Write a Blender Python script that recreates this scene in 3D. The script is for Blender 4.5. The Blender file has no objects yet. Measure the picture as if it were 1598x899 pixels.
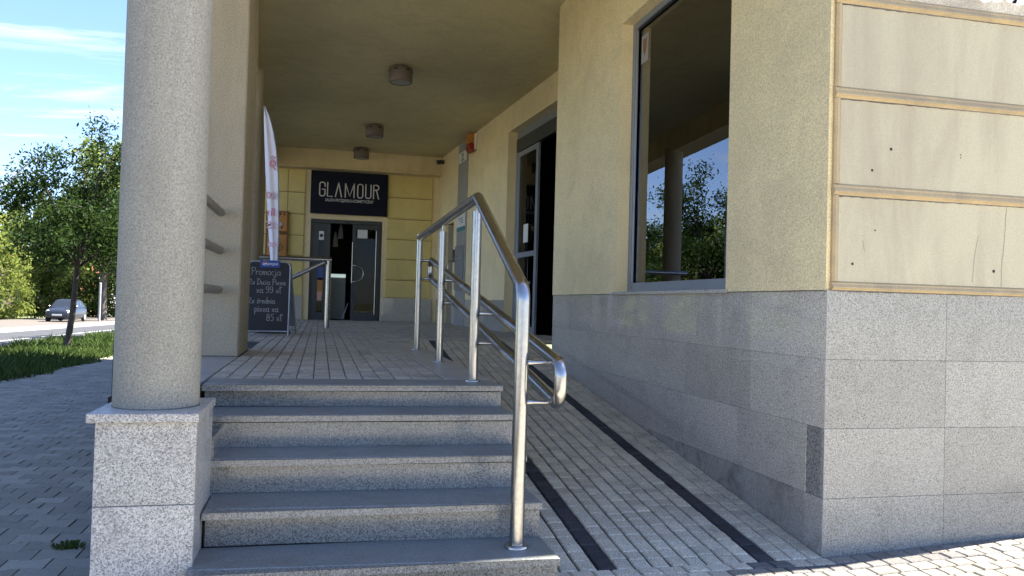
import bpy, math, random
import numpy as np
from mathutils import Vector, Matrix

SC = bpy.context.scene
COL = SC.collection
random.seed(7)
RNG = np.random.default_rng(11)

# ------------------------------------------------------------------ camera
EYE = Vector((0.0, 0.0, 1.33))
def cam_matrix(F=1250.0, W=1598.0, H=899.0, vp=(500.0, 467.0), roll=0.0275):
    y = Vector(((vp[0] - W / 2) / F, -(vp[1] - H / 2) / F, 1.0)).normalized()
    z = Vector((roll, 1.0, -(roll * y[0] + y[1]) / y[2])).normalized()
    x = -y.cross(z)
    right = Vector((x[0], y[0], z[0])); up = Vector((x[1], y[1], z[1])); fwd = Vector((x[2], y[2], z[2]))
    m = Matrix.Identity(4)
    for i in range(3):
        m[i][0] = right[i]; m[i][1] = up[i]; m[i][2] = -fwd[i]; m[i][3] = EYE[i]
    return m
cam_d = bpy.data.cameras.new('camera'); cam = bpy.data.objects.new('camera', cam_d); COL.objects.link(cam)
cam_d.sensor_fit = 'HORIZONTAL'; cam_d.sensor_width = 36.0; cam_d.lens = 36.0 * 1250 / 1598
cam_d.clip_start = 0.05; cam_d.clip_end = 2000
cam.matrix_world = cam_matrix()
SC.camera = cam

# ------------------------------------------------------------------ light
SUN_AZ = (1.0, 0.09)            # horizontal direction towards the sun
SUN_EL = math.radians(56)
def setup_world():
    w = bpy.data.worlds.new('World'); SC.world = w; w.use_nodes = True
    nt = w.node_tree; N = nt.nodes; L = nt.links
    N.clear()
    out = N.new('ShaderNodeOutputWorld'); bg = N.new('ShaderNodeBackground'); bg.inputs[1].default_value = 0.12
    sky = N.new('ShaderNodeTexSky'); sky.sky_type = 'NISHITA'; sky.sun_disc = False
    sky.sun_elevation = SUN_EL; sky.sun_rotation = math.atan2(SUN_AZ[0], SUN_AZ[1])
    sky.air_density = 1.0; sky.dust_density = 0.3; sky.ozone_density = 2.0
    tc = N.new('ShaderNodeTexCoord')
    # thin streaky cirrus: project the direction on a high flat layer
    sep = N.new('ShaderNodeSeparateXYZ'); L.new(tc.outputs['Generated'], sep.inputs[0])
    zc = N.new('ShaderNodeMath'); zc.operation = 'MAXIMUM'; zc.inputs[1].default_value = 0.02; L.new(sep.outputs[2], zc.inputs[0])
    za = N.new('ShaderNodeMath'); za.operation = 'ADD'; za.inputs[1].default_value = 0.10; L.new(zc.outputs[0], za.inputs[0])
    dx = N.new('ShaderNodeMath'); dx.operation = 'DIVIDE'; L.new(sep.outputs[0], dx.inputs[0]); L.new(za.outputs[0], dx.inputs[1])
    dy = N.new('ShaderNodeMath'); dy.operation = 'DIVIDE'; L.new(sep.outputs[1], dy.inputs[0]); L.new(za.outputs[0], dy.inputs[1])
    cmb = N.new('ShaderNodeCombineXYZ'); L.new(dx.outputs[0], cmb.inputs[0]); L.new(dy.outputs[0], cmb.inputs[1])
    mp = N.new('ShaderNodeMapping'); mp.inputs['Rotation'].default_value = (0, 0, math.radians(35)); mp.inputs['Scale'].default_value = (0.8, 2.6, 1); mp.inputs['Location'].default_value = (5.1, 1.7, 0)
    L.new(cmb.outputs[0], mp.inputs[0])
    nz = N.new('ShaderNodeTexNoise'); nz.inputs['Scale'].default_value = 0.85; nz.inputs['Detail'].default_value = 10; nz.inputs['Roughness'].default_value = 0.66; nz.inputs['Distortion'].default_value = 1.5
    L.new(mp.outputs[0], nz.inputs['Vector'])
    rp = N.new('ShaderNodeValToRGB'); rp.color_ramp.elements[0].position = 0.52; rp.color_ramp.elements[1].position = 0.80
    L.new(nz.outputs['Fac'], rp.inputs[0])
    mul = N.new('ShaderNodeMath'); mul.operation = 'MULTIPLY'; mul.inputs[1].default_value = 0.9; L.new(rp.outputs[0], mul.inputs[0])
    mix = N.new('ShaderNodeMixRGB'); L.new(mul.outputs[0], mix.inputs[0]); tn = N.new('ShaderNodeMixRGB'); tn.blend_type = 'MULTIPLY'; tn.inputs[0].default_value = 1; tn.inputs[2].default_value = (.42, .455, .585, 1); L.new(sky.outputs[0], tn.inputs[1]); L.new(tn.outputs[0], mix.inputs[1])
    mix.inputs[2].default_value = (2.4, 2.4, 2.35, 1)
    L.new(mix.outputs[0], bg.inputs[0]); L.new(bg.outputs[0], out.inputs[0])
setup_world()
sun_d = bpy.data.lights.new('sun', 'SUN'); sun = bpy.data.objects.new('sun', sun_d); COL.objects.link(sun)
sun_d.energy = 5.0; sun_d.angle = math.radians(0.5); sun_d.color = (1.0, 0.94, 0.84)
_h = Vector((SUN_AZ[0], SUN_AZ[1], 0)).normalized() * math.cos(SUN_EL)
to_sun = Vector((_h.x, _h.y, math.sin(SUN_EL)))
sun.rotation_euler = to_sun.to_track_quat('Z', 'Y').to_euler()
SC.view_settings.view_transform = 'Standard'; SC.view_settings.look = 'None'
SC.view_settings.exposure = 2.48; SC.view_settings.gamma = 1.0
SC.view_settings.use_curve_mapping = False
SC.cycles.max_bounces = 8; SC.cycles.diffuse_bounces = 5; SC.cycles.transparent_max_bounces = 16

# ------------------------------------------------------------------ materials
MATS = {}
def new_mat(name):
    m = bpy.data.materials.new(name); m.use_nodes = True
    nt = m.node_tree; nt.nodes.clear()
    out = nt.nodes.new('ShaderNodeOutputMaterial'); b = nt.nodes.new('ShaderNodeBsdfPrincipled')
    nt.links.new(b.outputs[0], out.inputs[0])
    MATS[name] = m
    return m, nt, b, out
def nd(nt, t, **kw):
    n = nt.nodes.new(t)
    for k, v in kw.items():
        if k in n.inputs: n.inputs[k].default_value = v
        else: setattr(n, k, v)
    return n
def rgb(c): return (c[0], c[1], c[2], 1)
def plain(name, c, rough=0.6, metal=0.0, spec=0.5, emit=None, bump=0.0, bscale=60, var=0.0):
    m, nt, b, out = new_mat(name)
    b.inputs['Base Color'].default_value = rgb(c); b.inputs['Roughness'].default_value = rough; b.inputs['Metallic'].default_value = metal
    b.inputs['Specular IOR Level'].default_value = spec
    if emit:
        b.inputs['Emission Color'].default_value = rgb(emit[0]); b.inputs['Emission Strength'].default_value = emit[1]
    if bump or var:
        g = nd(nt, 'ShaderNodeNewGeometry'); n = nd(nt, 'ShaderNodeTexNoise', Scale=bscale, Detail=4.0); nt.links.new(g.outputs['Position'], n.inputs['Vector'])
        if bump:
            bp = nd(nt, 'ShaderNodeBump', Strength=bump, Distance=0.01); nt.links.new(n.outputs['Fac'], bp.inputs['Height']); nt.links.new(bp.outputs[0], b.inputs['Normal'])
        if var:
            n2 = nd(nt, 'ShaderNodeTexNoise', Scale=2.5, Detail=5.0); nt.links.new(g.outputs['Position'], n2.inputs['Vector'])
            mr = nd(nt, 'ShaderNodeMapRange'); mr.inputs[1].default_value = .3; mr.inputs[2].default_value = .7; mr.inputs[3].default_value = 1 - var; mr.inputs[4].default_value = 1 + var
            nt.links.new(n2.outputs['Fac'], mr.inputs[0])
            hs = nd(nt, 'ShaderNodeHueSaturation'); hs.inputs['Color'].default_value = rgb(c); nt.links.new(mr.outputs[0], hs.inputs['Value']); nt.links.new(hs.outputs[0], b.inputs['Base Color'])
    return m

def ramp(nt, stops):
    r = nd(nt, 'ShaderNodeValToRGB'); e = r.color_ramp.elements
    while len(e) < len(stops): e.new(0.5)
    for i, (p, c) in enumerate(stops):
        e[i].position = p; e[i].color = rgb(c) if not isinstance(c, (int, float)) else (c, c, c, 1)
    return r

def granite(name, light, mid, dark, scale=170, rough=0.3, tint=0.10, dirt=0.0, darkshare=0.30):
    """salt-and-pepper granite: crystal grains from two cell patterns + broad tone drift"""
    m, nt, b, out = new_mat(name); L = nt.links.new
    g = nd(nt, 'ShaderNodeNewGeometry')
    v = nd(nt, 'ShaderNodeTexVoronoi', Scale=scale); L(g.outputs['Position'], v.inputs['Vector'])
    sp = nd(nt, 'ShaderNodeSeparateColor'); L(v.outputs['Color'], sp.inputs[0])
    r = ramp(nt, [(0.0, dark), (darkshare * .55, dark), (darkshare, mid), (0.62, mid), (0.70, light), (1, light)]); r.color_ramp.interpolation = 'LINEAR'
    L(sp.outputs[0], r.inputs[0])
    n = nd(nt, 'ShaderNodeTexNoise', Scale=scale * .35, Detail=3.0, Roughness=.7); L(g.outputs['Position'], n.inputs['Vector'])
    r2 = ramp(nt, [(0.36, .62), (0.5, 1.0), (0.68, 1.14)]); L(n.outputs['Fac'], r2.inputs[0])
    mx = nd(nt, 'ShaderNodeMixRGB', blend_type='MULTIPLY'); mx.inputs[0].default_value = 1; L(r.outputs[0], mx.inputs[1]); L(r2.outputs[0], mx.inputs[2])
    # slab to slab tone
    oi = nd(nt, 'ShaderNodeObjectInfo')
    n2 = nd(nt, 'ShaderNodeTexNoise', Scale=1.7, Detail=6.0, Roughness=.62); L(g.outputs['Position'], n2.inputs['Vector'])
    add = nd(nt, 'ShaderNodeMath', operation='ADD'); L(oi.outputs['Random'], add.inputs[0]); L(n2.outputs['Fac'], add.inputs[1])
    mr = nd(nt, 'ShaderNodeMapRange'); mr.inputs[1].default_value = .3; mr.inputs[2].default_value = 1.7; mr.inputs[3].default_value = 1 - tint; mr.inputs[4].default_value = 1 + tint; L(add.outputs[0], mr.inputs[0])
    hs = nd(nt, 'ShaderNodeHueSaturation'); L(mr.outputs[0], hs.inputs['Value']); L(mx.outputs[0], hs.inputs['Color'])
    col = hs.outputs[0]
    if dirt:
        n3 = nd(nt, 'ShaderNodeTexNoise', Scale=3.4, Detail=8.0, Roughness=.7, Distortion=.5); L(g.outputs['Position'], n3.inputs['Vector'])
        r3 = ramp(nt, [(0.50, 0), (0.72, dirt)]); L(n3.outputs['Fac'], r3.inputs[0])
        m3 = nd(nt, 'ShaderNodeMixRGB'); m3.inputs[2].default_value = (.085, .075, .06, 1); L(r3.outputs[0], m3.inputs[0]); L(col, m3.inputs[1]); col = m3.outputs[0]
    L(col, b.inputs['Base Color'])
    rr = nd(nt, 'ShaderNodeMapRange'); rr.inputs[1].default_value = .3; rr.inputs[2].default_value = .7; rr.inputs[3].default_value = rough * .7; rr.inputs[4].default_value = rough * 1.4; L(n2.outputs['Fac'], rr.inputs[0]); L(rr.outputs[0], b.inputs['Roughness'])
    if rough > .35:
        bp = nd(nt, 'ShaderNodeBump', Strength=.25, Distance=.002); L(n.outputs['Fac'], bp.inputs['Height']); L(bp.outputs[0], b.inputs['Normal'])
    return m

def plaster(name, c, stain=(.16, .14, .10), amt=.35, grain=230, bump=.5, rough=.92, streak=True, drips=0.0, con=.28):
    m, nt, b, out = new_mat(name); L = nt.links.new
    g = nd(nt, 'ShaderNodeNewGeometry')
    n1 = nd(nt, 'ShaderNodeTexNoise', Scale=grain, Detail=2.0); L(g.outputs['Position'], n1.inputs['Vector'])
    n1b = nd(nt, 'ShaderNodeTexNoise', Scale=grain * .22, Detail=3.0, Roughness=.6); L(g.outputs['Position'], n1b.inputs['Vector'])
    mp = nd(nt, 'ShaderNodeMapping'); mp.inputs['Scale'].default_value = (2.2, 2.2, .55 if streak else 2.0); L(g.outputs['Position'], mp.inputs[0])
    n2 = nd(nt, 'ShaderNodeTexNoise', Scale=1.3, Detail=9.0, Roughness=.66, Distortion=.6); L(mp.outputs[0], n2.inputs['Vector'])
    n3 = nd(nt, 'ShaderNodeTexNoise', Scale=.45, Detail=3.0); L(g.outputs['Position'], n3.inputs['Vector'])
    r2 = ramp(nt, [(0.44, 0), (0.74, amt)]); L(n2.outputs['Fac'], r2.inputs[0])
    mr = nd(nt, 'ShaderNodeMapRange'); mr.inputs[1].default_value = .25; mr.inputs[2].default_value = .75; mr.inputs[3].default_value = 1 - con; mr.inputs[4].default_value = 1 + con; L(n1.outputs['Fac'], mr.inputs[0])
    mr3 = nd(nt, 'ShaderNodeMapRange'); mr3.inputs[1].default_value = .3; mr3.inputs[2].default_value = .7; mr3.inputs[3].default_value = .9; mr3.inputs[4].default_value = 1.1; L(n3.outputs['Fac'], mr3.inputs[0])
    mu = nd(nt, 'ShaderNodeMath', operation='MULTIPLY'); L(mr.outputs[0], mu.inputs[0]); L(mr3.outputs[0], mu.inputs[1])
    hs = nd(nt, 'ShaderNodeHueSaturation'); hs.inputs['Color'].default_value = rgb(c); L(mu.outputs[0], hs.inputs['Value'])
    mx = nd(nt, 'ShaderNodeMixRGB'); mx.inputs[2].default_value = rgb(stain); L(r2.outputs[0], mx.inputs[0]); L(hs.outputs[0], mx.inputs[1])
    col = mx.outputs[0]
    if drips:
        mp2 = nd(nt, 'ShaderNodeMapping'); mp2.inputs['Scale'].default_value = (7, 7, .45); L(g.outputs['Position'], mp2.inputs[0])
        nd4 = nd(nt, 'ShaderNodeTexNoise', Scale=1.0, Detail=7.0, Roughness=.6, Distortion=.25); L(mp2.outputs[0], nd4.inputs['Vector'])
        n5 = nd(nt, 'ShaderNodeTexNoise', Scale=1.1, Detail=3.0); L(g.outputs['Position'], n5.inputs['Vector'])
        r4 = ramp(nt, [(.52, 0), (.74, drips)]); L(nd4.outputs['Fac'], r4.inputs[0]); r5 = ramp(nt, [(.42, 0), (.62, 1)]); L(n5.outputs['Fac'], r5.inputs[0])
        mm = nd(nt, 'ShaderNodeMath', operation='MULTIPLY'); L(r4.outputs[0], mm.inputs[0]); L(r5.outputs[0], mm.inputs[1])
        mx2 = nd(nt, 'ShaderNodeMixRGB'); mx2.inputs[2].default_value = rgb(stain); L(mm.outputs[0], mx2.inputs[0]); L(col, mx2.inputs[1]); col = mx2.outputs[0]
    L(col, b.inputs['Base Color']); b.inputs['Roughness'].default_value = rough; b.inputs['Specular IOR Level'].default_value = .25
    ad = nd(nt, 'ShaderNodeMath', operation='ADD'); L(n1.outputs['Fac'], ad.inputs[0]); L(n1b.outputs['Fac'], ad.inputs[1])
    bp = nd(nt, 'ShaderNodeBump', Strength=bump, Distance=.006); L(ad.outputs[0], bp.inputs['Height']); L(bp.outputs[0], b.inputs['Normal'])
    return m

def paver(name, c, var=.22, grain=170, rough=.85, blot=.35, blotc=(.05, .05, .05), speck=.55):
    """concrete block: colour differs from block to block, fine aggregate speckle, grime blotches"""
    m, nt, b, out = new_mat(name); L = nt.links.new
    g = nd(nt, 'ShaderNodeNewGeometry'); oi = nd(nt, 'ShaderNodeObjectInfo')
    ad = nd(nt, 'ShaderNodeMath', operation='ADD'); L(g.outputs['Random Per Island'], ad.inputs[0]); L(oi.outputs['Random'], ad.inputs[1])
    fr = nd(nt, 'ShaderNodeMath', operation='FRACT'); L(ad.outputs[0], fr.inputs[0])
    mr = nd(nt, 'ShaderNodeMapRange'); mr.inputs[3].default_value = 1 - var; mr.inputs[4].default_value = 1 + var; L(fr.outputs[0], mr.inputs[0])
    n1 = nd(nt, 'ShaderNodeTexNoise', Scale=grain, Detail=2.0); L(g.outputs['Position'], n1.inputs['Vector'])
    m1 = nd(nt, 'ShaderNodeMapRange'); m1.inputs[1].default_value = .3; m1.inputs[2].default_value = .7; m1.inputs[3].default_value = 1 - speck; m1.inputs[4].default_value = 1 + speck; L(n1.outputs['Fac'], m1.inputs[0])
    mu = nd(nt, 'ShaderNodeMath', operation='MULTIPLY'); L(mr.outputs[0], mu.inputs[0]); L(m1.outputs[0], mu.inputs[1])
    hs = nd(nt, 'ShaderNodeHueSaturation'); hs.inputs['Color'].default_value = rgb(c); L(mu.outputs[0], hs.inputs['Value'])
    n2 = nd(nt, 'ShaderNodeTexNoise', Scale=1.6, Detail=9.0, Roughness=.7); L(g.outputs['Position'], n2.inputs['Vector'])
    r2 = ramp(nt, [(.5, 0), (.78, blot)]); L(n2.outputs['Fac'], r2.inputs[0])
    n4 = nd(nt, 'ShaderNodeTexNoise', Scale=9.0, Detail=2.0, Roughness=.5); L(g.outputs['Position'], n4.inputs['Vector'])
    r4 = ramp(nt, [(.70, 0), (.74, blot * 1.3)]); L(n4.outputs['Fac'], r4.inputs[0])
    mxx = nd(nt, 'ShaderNodeMath', operation='MAXIMUM'); L(r2.outputs[0], mxx.inputs[0]); L(r4.outputs[0], mxx.inputs[1])
    mx = nd(nt, 'ShaderNodeMixRGB'); mx.inputs[2].default_value = rgb(blotc); L(mxx.outputs[0], mx.inputs[0]); L(hs.outputs[0], mx.inputs[1])
    L(mx.outputs[0], b.inputs['Base Color']); b.inputs['Roughness'].default_value = rough; b.inputs['Specular IOR Level'].default_value = .3
    bp = nd(nt, 'ShaderNodeBump', Strength=.35, Distance=.003); L(n1.outputs['Fac'], bp.inputs['Height']); L(bp.outputs[0], b.inputs['Normal'])
    return m

def leafmat(name, c1, c2, trans=.35):
    m = bpy.data.materials.new(name); m.use_nodes = True; nt = m.node_tree; nt.nodes.clear(); L = nt.links.new; MATS[name] = m
    out = nd(nt, 'ShaderNodeOutputMaterial'); g = nd(nt, 'ShaderNodeNewGeometry')
    r = ramp(nt, [(0, c1), (1, c2)]); L(g.outputs['Random Per Island'], r.inputs[0])
    d = nd(nt, 'ShaderNodeBsdfPrincipled'); d.inputs['Roughness'].default_value = .6; d.inputs['Specular IOR Level'].default_value = .08; t = nd(nt, 'ShaderNodeBsdfTranslucent'); L(r.outputs[0], d.inputs['Base Color'])
    hs = nd(nt, 'ShaderNodeHueSaturation'); hs.inputs['Value'].default_value = 1.5; hs.inputs['Hue'].default_value = .485; L(r.outputs[0], hs.inputs['Color']); L(hs.outputs[0], t.inputs['Color'])
    mx = nd(nt, 'ShaderNodeMixShader'); mx.inputs[0].default_value = trans; L(d.outputs[0], mx.inputs[1]); L(t.outputs[0], mx.inputs[2]); L(mx.outputs[0], out.inputs[0])
    return m

def glassmat(name, tint=(.55, .58, .56), ior=1.52, rough=0.0):
    m = bpy.data.materials.new(name); m.use_nodes = True; nt = m.node_tree; nt.nodes.clear(); L = nt.links.new; MATS[name] = m
    out = nd(nt, 'ShaderNodeOutputMaterial'); fr = nd(nt, 'ShaderNodeFresnel'); fr.inputs['IOR'].default_value = ior
    tr = nd(nt, 'ShaderNodeBsdfTransparent'); tr.inputs[0].default_value = rgb(tint)
    gl = nd(nt, 'ShaderNodeBsdfGlossy'); gl.inputs['Roughness'].default_value = rough; gl.inputs['Color'].default_value = (.95, .97, 1, 1)
    mx = nd(nt, 'ShaderNodeMixShader'); L(fr.outputs[0], mx.inputs[0]); L(tr.outputs[0], mx.inputs[1]); L(gl.outputs[0], mx.inputs[2]); L(mx.outputs[0], out.inputs[0])
    return m

def steelmat():
    m, nt, b, out = new_mat('steel'); L = nt.links.new
    g = nd(nt, 'ShaderNodeNewGeometry')
    n = nd(nt, 'ShaderNodeTexNoise', Scale=6.0, Detail=6.0, Roughness=.7); L(g.outputs['Position'], n.inputs['Vector'])
    mr = nd(nt, 'ShaderNodeMapRange'); mr.inputs[1].default_value = .3; mr.inputs[2].default_value = .75; mr.inputs[3].default_value = .19; mr.inputs[4].default_value = .30; L(n.outputs['Fac'], mr.inputs[0])
    L(mr.outputs[0], b.inputs['Roughness']); b.inputs['Metallic'].default_value = 1
    n2 = nd(nt, 'ShaderNodeTexNoise', Scale=45.0, Detail=4.0); L(g.outputs['Position'], n2.inputs['Vector'])
    r = ramp(nt, [(.3, (.34, .33, .315)), (.6, (.40, .39, .372))]); L(n2.outputs['Fac'], r.inputs[0]); L(r.outputs[0], b.inputs['Base Color'])
    bp = nd(nt, 'ShaderNodeBump', Strength=.015, Distance=.002); L(n2.outputs['Fac'], bp.inputs['Height']); L(bp.outputs[0], b.inputs['Normal'])
    return m

granite('granite_light', (0.5878, 0.5548, 0.4860), (0.4569, 0.4326, 0.3812), (0.2066, 0.1921, 0.1707), scale=250, rough=.32, dirt=.35)
granite('granite_step', (0.2675, 0.2658, 0.2411), (0.2004, 0.2009, 0.1839), (0.0836, 0.0827, 0.0766), scale=270, rough=.17, dirt=.28)
granite('granite_tread', (0.2371, 0.2493, 0.2344), (0.2080, 0.2185, 0.2038), (0.1550, 0.1634, 0.1519), scale=280, rough=.4, dirt=.5)
granite('granite_facade', (0.372, 0.358, 0.312), (0.302, 0.292, 0.256), (0.151, 0.148, 0.131), scale=280, rough=.16, dirt=.25, tint=.13)
granite('granite_passage', (0.578, 0.533, 0.450), (0.478, 0.441, 0.374), (0.259, 0.241, 0.205), scale=280, rough=.035, dirt=.22, tint=.16)
granite('granite_stained', (0.463, 0.433, 0.381), (0.377, 0.357, 0.314), (0.206, 0.196, 0.172), scale=280, rough=.25, tint=.16, dirt=.75)
granite('granite_dark', (0.2943, 0.2835, 0.2579), (0.1971, 0.1890, 0.1742), (0.0985, 0.0945, 0.0837), scale=190, rough=.2)
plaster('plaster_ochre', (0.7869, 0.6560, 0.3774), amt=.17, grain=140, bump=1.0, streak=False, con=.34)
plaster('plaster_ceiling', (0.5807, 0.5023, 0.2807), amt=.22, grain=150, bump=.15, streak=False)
plaster('plaster_beam', (0.698, 0.576, 0.313), amt=.25, grain=200, bump=.4)
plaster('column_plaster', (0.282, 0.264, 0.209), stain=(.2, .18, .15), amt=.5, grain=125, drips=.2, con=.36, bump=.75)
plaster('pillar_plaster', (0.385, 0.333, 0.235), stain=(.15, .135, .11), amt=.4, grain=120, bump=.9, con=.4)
plaster('panel_yellow', (0.668, 0.546, 0.212), amt=.16, grain=260, bump=.12, streak=False)
plaster('panel_cream', (0.4710, 0.4274, 0.2950), stain=(.30, .25, .175), amt=.6, grain=300, bump=.12, drips=.42)
plain('grime', (.12, .11, .10), .95, var=.5)
plaster('moulding', (.44, .34, .19), stain=(.17, .15, .125), amt=.6, grain=250, bump=.3, streak=False)
plaster('peeling', (.58, .52, .40), stain=(.2, .16, .11), amt=.8, grain=90, bump=.5, streak=False)
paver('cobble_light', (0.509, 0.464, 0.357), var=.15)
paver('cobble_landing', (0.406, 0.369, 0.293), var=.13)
paver('cobble_dark', (.045, .045, .048), var=.2, blot=.1)
paver('cobble_grey', (.13, .125, .118), var=.15)
paver('paver_grey', (0.271, 0.258, 0.206), var=.2, blot=.3, speck=.25)
plain('joint_dust', (.11, .10, .085), .95, bump=.4, bscale=120, var=.3)
plain('joint_sand', (.03, .028, .025), .95, bump=.4, bscale=120)
plain('mortar', (.20, .19, .175), .9, var=.3)
plain('coping', (0.343, 0.336, 0.305), .45, bump=.1, var=.12)
plain('forecourt_ground', (.38, .355, .30), .9, bump=.4, bscale=60, var=.2)
plain('soil', (.09, .075, .05), .95, bump=.6, bscale=30, var=.3)
plain('land', (.13, .14, .06), .95, bump=.4, bscale=5, var=.3)
plain('asphalt', (0.0433, 0.0442, 0.0485), .8, bump=.4, bscale=90, var=.14)
plain('far_paving', (0.1050, 0.0915, 0.0788), .85, bump=.3, bscale=30, var=.15)
plain('road_paint', (0.350, 0.350, 0.343), .7, var=.1)
plain('kerb', (.30, .295, .28), .85, bump=.3, var=.12)
steelmat()
plain('alu_grey', (.25, .27, .30), .42, metal=.35, var=.06)
plain('alu_dark', (.045, .051, .055), .42, metal=.3, var=.06)
plain('alu_light', (.36, .37, .38), .4, metal=.6, var=.05)
plain('rubber', (.015, .015, .016), .7)
plain('interior_dark', (.10, .09, .07), .9, var=.2)
plain('interior_black', (.010, .010, .011), .9)
plain('sign_navy', (.006, .008, .018), .5, spec=.15)
plain('sign_letter', (.62, .60, .56), .5)
plain('sign_letter_dim', (.5, .49, .48), .5)
plain('chalkboard', (0.0035, 0.0040, 0.0060), .55, var=.35)
plain('chalk', (.30, .30, .295), .95, var=.25)
plain('header_blue', (.01, .045, .24), .35)
plain('white_print', (.72, .72, .72), .5)
plain('red_print', (.55, .03, .03), .5)
plain('flag_white', (.74, .74, .80), .85, var=.05)
plain('flag_red', (.60, .24, .30), .85)
plain('flag_pink', (.68, .42, .48), .85)
plain('cork_orange', (.48, .22, .06), .8, bump=.2, var=.25)
plain('cork_frame', (.22, .10, .035), .7)
plain('lamp_brown', (.16, .125, .10), .55, var=.12)
plain('bar_grey', (.27, .24, .20), .6, var=.12)
plain('lamp_glass', (.30, .29, .27), .3)
plain('siren_orange', (.45, .17, .02), .4)
plain('siren_red', (.30, .02, .015), .35)
plain('siren_white', (.72, .70, .66), .5)
plain('pilaster_grey', (.30, .285, .255), .8, bump=.2, var=.1)
plain('door_brown', (.26, .22, .15), .6, var=.15)
plain('black_plastic', (.02, .02, .02), .45)
plain('paper', (.68, .67, .62), .8)
plain('paper_teal', (.06, .22, .22), .8)
plain('wood_floor', (.16, .13, .10), .6)
plain('counter_white', (.30, .36, .36), .4)
plain('counter_light', (.8, .95, .9), .5, emit=((.75, .95, .88), 0.10))
plain('pendant_white', (.6, .6, .6), .5)
plain('skin_print', (.55, .33, .24), .6)
plain('hole_dark', (.03, .027, .024), .9)
plain('crack_grey', (.27, .235, .18), .9)
plain('bark', (.055, .045, .038), .9, bump=.7, bscale=40, var=.25)
plain('bark_grey', (.12, .10, .08), .9, bump=.7, bscale=30, var=.25)
plain('car_paint', (.02, .024, .034), .22, spec=.6)
plain('car_white', (.62, .62, .62), .25)
plain('car_glass', (.02, .024, .028), .08, spec=.8)
plain('tyre', (.02, .02, .02), .8)
plain('rim', (.5, .5, .5), .35, metal=.7)
plain('headlight', (.72, .74, .76), .1)
plain('galvanised', (.42, .43, .44), .45, metal=.5)
plain('house_wall', (.24, .13, .07), .9, bump=.2, var=.15)
plain('roof_red', (.26, .09, .05), .85, var=.2)
plain('white_wood', (.62, .60, .56), .8)
plain('wire_green', (.05, .11, .06), .6)
leafmat('leaf_dark', (0.0108, 0.0264, 0.0063), (0.0324, 0.0616, 0.0126), .32)
leafmat('leaf_mid', (.036, .062, .015), (.095, .125, .03), .4)
leafmat('leaf_bright', (0.081, 0.121, 0.024), (0.203, 0.236, 0.061), .45)
leafmat('grass_blade', (.028, .055, .012), (.075, .115, .03), .3)
glassmat('window_glass', (.66, .66, .62), 2.5)
glassmat('door_glass', (.5, .52, .5), 1.22)

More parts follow.
